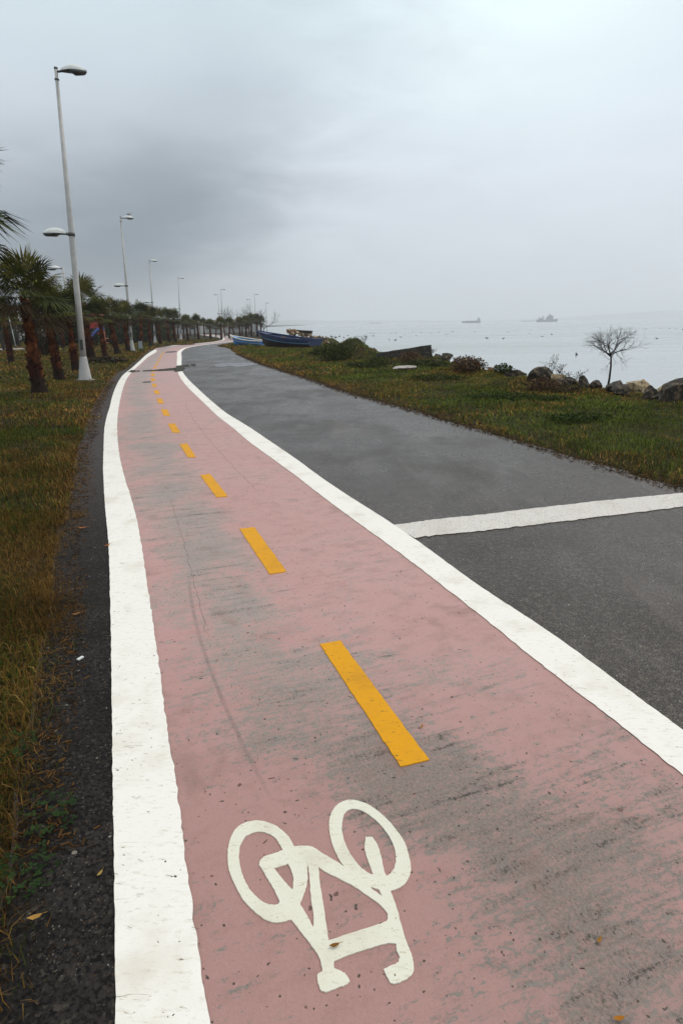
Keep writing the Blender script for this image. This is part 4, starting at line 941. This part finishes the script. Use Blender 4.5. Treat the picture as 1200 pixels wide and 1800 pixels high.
# rubble heap behind the dark blue boat
for k in range(84):
    u = random.random() ** .9; px = 503 + 76 * u; dist = random.uniform(58, 72); x, y = at(px, dist); z = float(height(x, y))
    top = (1.05 - 1.15 * u ** 1.5) * random.random() ** .7
    rr = rock('rubble_stone', 'stone of the rubble heap behind the dark blue boat', px, 0, random.uniform(.25, .6), random.uniform(.3, .6), random.uniform(.2, .42), random.choice([RT, RT, RD, RR, RR, RD]), 500 + k, rz=random.uniform(0, 6), dist=dist, group='rubble stones behind the dark blue boat', sub=2)
    rr.location.z = max(z, SEA + .1) + top
for k, (px, py) in enumerate([(578, 597), (583, 593), (590, 594), (596, 592), (587, 600), (574, 600)]):
    x, y = g(px, py, SEA); rr = rock('sea_stone', 'small dark stone sticking out of the sea off the rubble heap', px, 0, .7, .6, .45, RD, 600 + k, dist=y, group='stones in the water off the heap', sub=2); rr.location = (x, y, SEA - .05)

# concrete beam lying on the bank
x, y = g(709, 640); t_ = Vector((x, y, float(height(x, y))))
bm = bmesh.new(); bmesh.ops.create_cube(bm, size=1); bmesh.ops.subdivide_edges(bm, edges=bm.edges[:], cuts=9, use_grid_fill=True)
for v in bm.verts:
    v.co = Vector((v.co.x * 2.15, v.co.y * .75, v.co.z * .34 * (1 + .55 * (v.co.x + .1)))) + Vector((mnoise.noise(v.co * 9), mnoise.noise(v.co * 9 + Vector((5, 0, 0))), mnoise.noise(v.co * 7 + Vector((0, 9, 0))))) * .022
bmesh.ops.recalc_face_normals(bm, faces=bm.faces[:]); me = bpy.data.meshes.new('concrete_beam'); bm.to_mesh(me); bm.free(); me.materials.append(M['concrete'])
o = link(bpy.data.objects.new('concrete_beam', me)); o.location = (t_.x, t_.y + .1, t_.z + .12); o.rotation_euler = (R(-6), R(-5), R(5)); tag(o, 'dark mossy concrete beam tilted on the grassy bank by the sea', 'concrete beam')

# ------------------------------------------------------------------ bank vegetation
random.seed(31)
shrub('bush', 'leafy green bush at the foot of the grassy hump, left side', 590, 640, .75, .5, .72, GREEN, 1900, .06)
shrub('bush', 'green bush just right of the dark blue boat stern', 566, 630, .6, .5, .42, GREEN, 1000, .06)
shrub('weed_patch', 'green weeds between the hump and the concrete beam', 664, 648, .5, .4, .34, GREEN, 900, .05, cat='weeds')
shrub('weed_patch', 'dark green weeds in front of the concrete beam', 748, 650, .9, .4, .26, GREEN + OLIVE, 1300, .05, cat='weeds')
shrub('bush', 'rusty brown bush in front of the tan rocks', 822, 668, .55, .4, .44, BROWN, 1900, .045)
shrub('weed_patch', 'brown dry weeds leaning on the concrete beam', 722, 645, .5, .35, .42, BROWN, 900, .045, cat='weeds')
shrub('bush', 'brown dry bush in front of the dark earthy rock', 955, 697, .42, .3, .26, BROWN, 1100, .035)
shrub('bush', 'brown scrub between the dry twigs and the right rock heap', 992, 700, .40, .3, .18, BROWN + OLIVE, 800, .035)
shrub('weed_patch', 'low dark green weed patch on the grass, right of centre', 1015, 752, .55, .35, .10, [(.034, .054, .010), (.050, .072, .014)], 1500, .028, cat='weeds')
shrub('weed_patch', 'low green weed patch on the middle of the right verge', 880, 708, .8, .4, .12, [(.034, .054, .010), (.050, .072, .014)], 1300, .035, cat='weeds')
shrub('weed_patch', 'green weed patch left of the bare tree on the verge', 960, 712, .5, .35, .10, [(.034, .054, .010), (.05, .07, .014)], 900, .03, cat='weeds')
shrub('bush', 'spiky green tuft beside the small orange rock', 882, 668, .32, .25, .30, GREEN, 600, .05)
shrub('weed_patch', 'dark green weeds along the lower verge behind the rusty grass', 770, 676, .8, .4, .14, GREEN, 1000, .04, cat='weeds')
shrub('weed_patch', 'dark green weeds on the slope of the grassy hump', 640, 650, .8, .4, .22, OLIVE + GREEN, 1000, .05, cat='weeds')
# dry twiggy plants against the water
def twigs(label, px, py, H, seed, n=6, lean=.3):
    x, y = g(px, py); random.seed(seed); t_ = thing('dry_plant', label, 'plant', (x, y, float(height(x, y)) + .05)); mb = MB(); lf = MB()
    for k in range(n):
        an = random.uniform(0, 6.28); top = Vector((math.cos(an) * lean * H, math.sin(an) * lean * H, H * random.uniform(.7, 1)))
        mb.tube([(0, 0, 0), top * .5 + Vector((random.gauss(0, .02), 0, 0)), top], [.006, .004, .002], 4)
        for j in range(5):
            p_ = top * random.uniform(.45, 1); q_ = p_ + Vector((random.gauss(0, .06), random.gauss(0, .06), random.uniform(.02, .1))); mb.tube([p_, q_], [.003, .0015], 3)
            c = q_; s_ = .013; lf.add([c + Vector((-s_, 0, 0)), c + Vector((0, -s_, -s_)), c + Vector((s_, 0, 0)), c + Vector((0, s_, s_))], [(0, 1, 2, 3), (0, 3, 2, 1)], (.09, .06, .04))
    mb.build('stem', M['bark'], t_); lf.build('seed_head', M['leaf'], t_)
twigs('tall dry twiggy plant standing above the dark earthy rock', 963, 688, .55, 1)
twigs('short dry plant right of the tall dry twiggy plant', 977, 690, .32, 2)
twigs('spreading dark twigs on the low rocks left of the right heap', 1000, 694, .25, 3, 10, 1.0)
twigs('few dry stalks beside the green tuft', 948, 686, .22, 4)
twigs('dry stalks on top of the grassy hump', 640, 634, .3, 6, 8, .4); twigs('dry stalks around the dark squared rock', 800, 645, .3, 7, 6, .5); twigs('dry stalks right of the concrete beam', 757, 640, .25, 8, 6, .5)

# ------------------------------------------------------------------ boats
def mk_boatpaint(name, c1, c2, c3):
    m, t, b = material(name); P = t.coord(); n = t.noise(P, 5, 5, .7); n2 = t.noise(t.map(P, (1, 1, 6)), 3, 4, .6)
    c = t.mix(t.ss(n, .35, .65), c1, c2); c = t.mix(t.m('MULTIPLY', t.ss(n2, .6, .68), .8), c, c3)
    t.put(b.inputs['Base Color'], c); b.inputs['Roughness'].default_value = .5; return m
M['navy'] = mk_boatpaint('navy_paint', (.006, .022, .085), (.010, .034, .12), (.03, .05, .10)); M['skyblue'] = mk_boatpaint('sky_blue_paint', (.02, .18, .52), (.03, .25, .62), (.40, .48, .52))
M['tarred'] = mk_boatpaint('tarred_bottom', (.022, .017, .020), (.05, .028, .026), (.08, .06, .05)); M['cream'] = mk_boatpaint('cream_paint', (.78, .78, .70), (.7, .68, .58), (.4, .3, .2)); M['wood'] = simple('boat_wood', (.22, .12, .06), .7, 0, .4, 12)
M['band'] = mk_boatpaint('pale_band', (.16, .33, .45), (.10, .24, .38), (.30, .36, .38))
def boat(label, name, loc, rz, L, B, Hh, hull_mats, sheer=.35, tilt=(0, 0), stripe=True, inner='wood'):
    """open wooden boat: bow at +x. hull split into bottom, topside, stripe, gunwale"""
    t_ = thing(name, label, 'boat', loc, rz); t_.rotation_euler = (tilt[0], tilt[1], rz)
    n = 26; rows = [0, .18, .38, .58, .72, .80, 1.0]
    def sec(u, v):
        bow = sst(u, .55, 1.0); x_ = (-.5 + u) * L + bow * .10 * L * v * v
        w = B / 2 * (1 - (max(0, (u - .35)) / .65) ** 2.3) * (.80 + .2 * sst(u, 0, .3)); top = Hh * (1 + sheer * (u ** 2.2) + .10 * (1 - u) ** 2)
        keel = Hh * .35 * sst(u, .82, 1.0) ** 1.5; z_ = keel + (top - keel) * v
        ww = w * (math.sin(math.pi / 2 * min(1, v * 1.05)) ** .62)
        return x_, max(ww, .012), z_
    def shell(v0, v1, off=0.0, m_=4):
        vs, fs = [], []
        for s_ in (-1, 1):
            b = len(vs)
            for i in range(n + 1):
                for j in range(m_ + 1):
                    x_, w, z_ = sec(i / n, v0 + (v1 - v0) * j / m_); vs.append((x_, s_ * (w + off), z_))
            for i in range(n):
                for j in range(m_):
                    q_ = b + i * (m_ + 1) + j; f = (q_, q_ + m_ + 1, q_ + m_ + 2, q_ + 1); fs.append(f if s_ < 0 else f[::-1])
        return vs, fs
    def transom(mb_, v0, v1):
        x0_, w0, z0_ = sec(0, v0); x1_, w1, z1_ = sec(0, v1); mb_.add([(x0_, -w0, z0_), (x0_, w0, z0_), (x1_, w1, z1_), (x1_, -w1, z1_)], [(0, 3, 2, 1)])
    hb = MB(); hb.add(*shell(0, .52, m_=6), smooth=True); transom(hb, 0, .52); transom(hb, .0, .25); hb.build('hull_bottom', M[hull_mats[0]], t_)
    ht = MB(); ht.add(*shell(.52, 1.0), smooth=True); transom(ht, .52, 1); ht.build('hull_side', M[hull_mats[1]], t_)
    if stripe:
        st_ = MB(); st_.add(*shell(.60, .68, .012, 1)); st_.build('painted_band', M[hull_mats[2]], t_)
    gw = MB()
    for s_ in (-1, 1): gw.tube([(sec(i / n, 1)[0], s_ * sec(i / n, 1)[1], sec(i / n, 1)[2]) for i in range(n + 1)], .045, 6)
    x_, w, z_ = sec(0, 1); gw.tube([(x_, -w, z_), (x_, w, z_)], .045, 6); x_, w, z_ = sec(1, 1); gw.tube([(x_ - .02, 0, z_ - .4), (x_ + .02, 0, z_ + .10)], .05, 6); gw.build('gunwale', M[hull_mats[3]], t_)
    inn = MB(); vs, fs = [], []
    for i in range(n + 1):
        x_, w, z_ = sec(i / n, .62); vs += [(x_, -w * .96, z_), (x_, w * .96, z_)]
    fs = [(2 * i, 2 * i + 2, 2 * i + 3, 2 * i + 1) for i in range(n)]; inn.add(vs, fs); inn.build('floor_boards', M[inner], t_)
    for u in (.22, .45, .66):
        x_, w, z_ = sec(u, .86); MB().box((x_, 0, z_), (.25, w * 1.9, .04)).build('thwart', M[inner], t_)
    fd = MB(); vs = []; 
    for i in range(7):
        x_, w, z_ = sec(.80 + .2 * i / 6, .985); vs += [(x_, -w * .95, z_), (x_, w * .95, z_)]
    fd.add(vs, [(2 * i, 2 * i + 2, 2 * i + 3, 2 * i + 1) for i in range(6)]); fd.build('foredeck', M[hull_mats[1]], t_)
    kl = MB(); kl.tube([(-.5 * L, 0, -.02), (.32 * L, 0, -.02), (.44 * L, 0, Hh * .22), (sec(1, .5)[0], 0, sec(1, .5)[2])], .05, 6); kl.build('keel', M[hull_mats[0]], t_)
    return t_
# dark blue boat: bow to the left in the photo, stern at right and nearer
pb = Vector(g(466, 607)); ps = Vector(g(560, 612.5)); c = (pb + ps) / 2; dv = pb - ps; L = dv.length
print('blue boat', L, c)
nb = boat('large dark blue wooden boat on the grass, pale band along its side', 'wooden_boat', (-3.55, 45.0, float(gz(45)) + .0), math.atan2(3.8, -4.2), 5.3, 1.7, .70, ('tarred', 'navy', 'band', 'navy'), .60, tilt=(0, R(-2.2)))
wh = rock('block', 'x', 470, 610, .3, .3, .3, RD, 700) ; bpy.data.objects.remove(wh)
# pale blue boat
pb = Vector(g(412, 603)); ps = Vector(g(466, 607)); c = (pb + ps) / 2; dv = pb - ps; print('pale boat', dv.length, c)
lb_ = boat('sky blue wooden boat with white rim beside the road end', 'wooden_boat', (-7.3, 52.5, float(gz(52)) - .02), math.atan2(3.0, -2.9), 4.2, 1.3, .50, ('skyblue', 'skyblue', 'cream', 'cream'), .60, tilt=(0, R(-2)))
# small dark boat upturned on the rubble
x, y = at(531, 64); sb = boat('small dark rowing boat lying on top of the rubble heap', 'rowing_boat', (x, y, .72), R(172), 2.0, .8, .26, ('tarred', 'tarred', 'tarred', 'tarred'), .2, stripe=False); sb.rotation_euler = (0, R(-4), R(172))

# ------------------------------------------------------------------ ships far out
M['ship_hull'] = simple('ship_hull', (.012, .03, .08), .6); M['ship_white'] = simple('ship_white', (.14, .19, .27), .6)
def ship(label, px, dist, L, Hh, layout):
    x, y = at(px, dist); t_ = thing('cargo_ship', label, 'ship', (x, y, SEA), R(4)); B = L * .15; n = 20; vs, fs = [], []
    for i in range(n + 1):
        u = i / n; w = B / 2 * (1 - max(0, (abs(u - .5) - .3) / .2) ** 2 * .92); sh = Hh * (1 + .35 * max(0, u - .8) / .2 + .15 * max(0, .15 - u) / .15)
        xx = (-.5 + u) * L; ov = .03 * L * (u > .97)
        vs += [(xx, -w * .85, -1.0), (xx + ov, -w, sh), (xx + ov, w, sh), (xx, w * .85, -1.0)]
    for i in range(n):
        for k in range(4): q_ = 4 * i; fs.append((q_ + k, q_ + 4 + k, q_ + 4 + (k + 1) % 4, q_ + (k + 1) % 4))
    fs.append((3, 2, 1, 0)); fs.append((4 * n, 4 * n + 1, 4 * n + 2, 4 * n + 3)); MB().add(vs, fs).build('hull', M['ship_hull'], t_)
    for nm, cx, w, h, z, mt in layout:
        mb = MB()
        if nm == 'mast': mb.tube([(cx * L, 0, Hh), (cx * L, 0, Hh + h)], w / 2, 6); mb.box((cx * L, 0, Hh + h * .75), (w * 5, w, w))
        elif nm == 'crane': mb.tube([(cx * L, 0, Hh), (cx * L, 0, Hh + h)], w / 2, 6); mb.tube([(cx * L, 0, Hh + h), (cx * L + h * .7, 0, Hh + h * .7)], w / 3, 6)
        else: mb.box((cx * L, 0, Hh + z + h / 2), (w, B * .75, h)); 
        mb.build(nm, M[mt], t_)
    return t_
ship('low dark cargo ship with bridge at its right end, left one of two clear ships', 826, 1600, 45, 4.4, [('bridge', .40, 6.12, 4.76, 0.00, 'ship_white'), ('funnel', .45, 2.04, 2.72, 4.08, 'ship_hull'), ('mast', .38, 0.82, 10.20, 0.00, 'ship_hull'), ('hatch', 0, 27.20, 1.02, 0.00, 'ship_hull')])
ship('large grey ship with tall superstructure on the horizon at right', 957.5, 1600, 52, 5.3, [('bridge', .12, 14.96, 6.12, 0.00, 'ship_hull'), ('wheelhouse', .12, 8.16, 4.08, 6.12, 'ship_hull'), ('funnel', .24, 3.40, 9.52, 0.00, 'ship_hull'), ('mast', .14, 1.02, 14.96, 0.00, 'ship_hull'), ('crane', -.22, 2.04, 8.16, 0.00, 'ship_hull'), ('forward_house', -.26, 9.52, 4.08, 0.00, 'ship_white'), ('mast', -.38, 0.82, 6.80, 0.00, 'ship_hull')])
ship('low barge hazy at left of the large grey ship', 925, 3000, 66, 5, [('bridge', -.4, 6.12, 3.40, 0.00, 'ship_white')])
ship('faint hazy cargo ship farthest left on the horizon', 659, 3000, 53, 4.5, [('bridge', .38, 6.12, 3.40, 0.00, 'ship_white'), ('mast', .1, 1.02, 7.48, 0.00, 'ship_hull')])

# far shores across the water
M['hill'] = simple('far_hill', (.06, .08, .06), .9, 0, .3, .004)
def hills(pxa, pxb, dist, hf, seed):
    n = 90; vs, fs = [], []
    for i in range(n + 1):
        u = i / n; x, y = at(pxa + (pxb - pxa) * u, dist); h = hf(u) * (1 + .22 * mnoise.fractal(Vector((u * 9 + seed, 0, 0)), .8, 2, 4))
        vs += [(x, y, SEA - 1), (x, y + 60, SEA + h * .8), (x, y + 160, SEA + h), (x, y + 500, SEA - 1)]
    for i in range(n):
        for k in range(3): fs.append((4 * i + k, 4 * i + 4 + k, 4 * i + 5 + k, 4 * i + 1 + k))
    o = MB().add(vs, fs, smooth=True).build('hills', M['hill']); o['kind'] = 'structure'
hills(380, 900, 4600, lambda u: 30 * (1 - u) ** .8 + 6, 1)
hills(820, 1500, 5000, lambda u: 70 * sst(u, 0, .75) + 10, 4)

# ------------------------------------------------------------------ small litter near the camera
random.seed(9)
def fallen_leaf(lb, px, py, s_=.018, col=(.22, .10, .02), rz=0, zz=.012, group=None):
    x, y = g(px, py); mb = MB(); mb.add([(-1.3 * s_, 0, .2 * s_), (-.3 * s_, -.5 * s_, 0), (.7 * s_, -.35 * s_, .1 * s_), (1.2 * s_, 0, .35 * s_), (.5 * s_, .42 * s_, .05 * s_), (-.4 * s_, .48 * s_, 0)], [(0, 1, 2, 3, 4, 5)], col)
    mb.tube([(1.2 * s_, 0, .35 * s_), (1.9 * s_, .1 * s_, .3 * s_)], s_ * .06, 4, tint=col)
    o = mb.build('fallen_leaf', M['leaf']); o.location = (x, y, zz + max(0, float(height(x, y)))); o.rotation_euler = (0, 0, rz); tag(o, lb, 'leaf', group)
fallen_leaf('small brown leaf lying on the frame of the bicycle symbol', 588, 1668, .012, (.20, .09, .02), .2, .014)
fallen_leaf('curled orange leaf on the pink lane right of the longest yellow dash', 741, 1281, .010, (.30, .13, .03), 1.3, .012)
fallen_leaf('pale yellow leaf on dark soil at the lower left', 65, 1626, .017, (.34, .19, .05), .3, .03)
fallen_leaf('orange leaf on the dark strip beside the lower left white line', 146, 930, .03, (.32, .12, .03), 0)
fallen_leaf('tiny orange leaf at the outer edge of the left white line', 189, 961, .022, (.36, .12, .03), 1.0)
fallen_leaf('brown leaf on the dark strip below the white scrap', 135, 1082, .022, (.26, .12, .04), .4)
fallen_leaf('small brown leaf right of the bicycle handlebar on pink lane', 1052, 1658, .010, (.28, .14, .03), .8)
fallen_leaf('orange leaf cut by the bottom edge of the photo', 1086, 1796, .012, (.36, .14, .02), .1)
fallen_leaf('thin yellow leaf on the dark strip left of the white line', 177, 1540, .010, (.32, .22, .06), 1.2)
x, y = g(142, 1160); o = MB().box((0, 0, .0055), (.014, .034, .007)).build('paper_scrap', M['lamp_top']); o.location = (x, y, .004); o.rotation_euler = (0, 0, R(-25)); tag(o, 'small white scrap on the dark strip left of the white line', 'litter')
# twigs, needles and gravel on the paving: countless crumbs
V, T_, C = [], [], []
def crumb(x, y, L, w, az, z, col):
    d_ = np.array([math.cos(az), math.sin(az), 0]) * L / 2; n_ = np.array([-math.sin(az), math.cos(az), 0]) * w / 2; c = np.array([x, y, z + w * .4]); b = len(V)
    V.extend([c - d_ - n_, c + d_ - n_, c + d_ + n_, c - d_ + n_, c - d_ * .8 + np.array([0, 0, w * .6]), c + d_ * .8 + np.array([0, 0, w * .6])]); T_.extend([(b, b + 1, b + 5, b + 4), (b + 1, b + 2, b + 5, b + 5), (b + 2, b + 3, b + 4, b + 5), (b + 3, b, b + 4, b + 4)]); C.extend([(*col, 1)] * 6)
for i in range(1500):
    y = 1.2 + 6 * random.random() ** 1.4; x = random.uniform(float(cG(y)), float(cL0(y)))
    crumb(x, y, random.uniform(.003, .008), random.uniform(.002, .004), random.uniform(0, 6), .002, random.choice([(.09, .08, .07), (.05, .045, .04), (.08, .05, .03), (.16, .14, .12)]))
for i in range(150):
    y = 1.2 + 9 * random.random() ** 1.3; x = random.uniform(float(cG(y)), float(cL1(y)) + .02)
    crumb(x, y, random.uniform(.008, .026), .0011, random.gauss(0, .5), .011, random.choice([(.10, .06, .03), (.18, .12, .06), (.04, .03, .02)]))
for i in range(60):
    y = 1.2 + 8 * random.random() ** 1.3; x = random.uniform(float(cL1(y)), float(cR0(y)))
    crumb(x, y, random.uniform(.006, .03), random.uniform(.0012, .003), random.gauss(.1, .7), .0045, random.choice([(.06, .035, .03), (.10, .06, .04)]))
for i in range(5200):
    y = 3.5 + 34 * random.random() ** 1.5; x = float(cE(y)) + random.gauss(-.02, .09); k = 1 + y * .06
    if x < cE(y) - .30: continue
    crumb(x, y, random.uniform(.012, .035) * k, random.uniform(.004, .009) * k, random.uniform(0, 6), max(.001, float(height(x, y))), random.choice([(.030, .018, .010), (.055, .030, .014), (.022, .016, .010), (.09, .05, .02)]))
for i in range(2200):
    y = 1.6 + 18 * random.random() ** 1.5; x = float(cG(y)) + random.gauss(.0, .06); k = 1 + y * .06
    crumb(x, y, random.uniform(.012, .035) * k, random.uniform(.003, .006) * k, random.uniform(0, 6), max(.004, float(height(x, y))), random.choice([(.030, .018, .010), (.07, .035, .012), (.022, .016, .010), (.12, .06, .02)]))
me = bpy.data.meshes.new('debris'); me.from_pydata([tuple(v) for v in V], [], [tuple(dict.fromkeys(f)) for f in T_]); me.update()
at_ = me.color_attributes.new('tint', 'FLOAT_COLOR', 'POINT'); at_.data.foreach_set('color', np.array(C, dtype=np.float32).ravel()); me.materials.append(M['leaf'])
tag(link(bpy.data.objects.new('debris', me)), 'scattered crumbs, needles and twigs on the paving and white line', 'debris', kind='stuff')
# clover at the lower left
def clover(label, px, py, rx, n, seed):
    x, y = g(px, py); random.seed(seed); mb = MB()
    for k in range(n):
        a0 = random.uniform(0, 6.28); rr = rx * math.sqrt(random.random()); cx, cy = rr * math.cos(a0), rr * math.sin(a0); z_ = random.uniform(.008, .045); s_ = random.uniform(.005, .010); tn = random.uniform(.7, 1.4); col = (.018 * tn, .038 * tn, .010 * tn)
        for j in range(3):
            an = 2.09 * j + a0; u_ = Vector((math.cos(an), math.sin(an), random.uniform(-.2, .3))); v_ = Vector((-math.sin(an), math.cos(an), 0)); c_ = Vector((cx, cy, z_))
            mb.add([c_, c_ + u_ * s_ * .8 - v_ * s_ * .6, c_ + u_ * s_ * 1.5 - v_ * s_ * .3, c_ + u_ * s_ * 1.5 + v_ * s_ * .3, c_ + u_ * s_ * .8 + v_ * s_ * .6], [(0, 1, 2, 3, 4)], col)
    o = mb.build('clover', M['leaf']); o.location = (x, y, max(0, float(height(x, y)))); tag(o, label, 'clover', kind='stuff')
clover('small patch of green clover at the lawn edge, upper one at lower left', 85, 1440, .10, 60, 1)
clover('wide patch of green clover growing over dark soil at the lower left', 42, 1545, .10, 60, 2)
clover('few clover leaves at the left photo edge beside brown grass', 20, 1320, .10, 60, 3)

# ------------------------------------------------------------------ haze over land and sea
hz = MB().box((1750, 3350, 58), (9800, 7900, 126)).build('haze', bpy.data.materials.new('haze')); hz['kind'] = 'stuff'; tag(hz, 'thin pale sea haze filling the air', 'haze')
m = hz.data.materials[0]; m.use_nodes = True; nt = m.node_tree; nt.nodes.clear(); ou = nt.nodes.new('ShaderNodeOutputMaterial'); pv = nt.nodes.new('ShaderNodeVolumePrincipled')
pv.inputs['Color'].default_value = (.93, .96, 1, 1); pv.inputs['Density'].default_value = .00050; pv.inputs['Anisotropy'].default_value = .2; nt.links.new(pv.outputs[0], ou.inputs['Volume'])
bpy.context.view_layer.update()
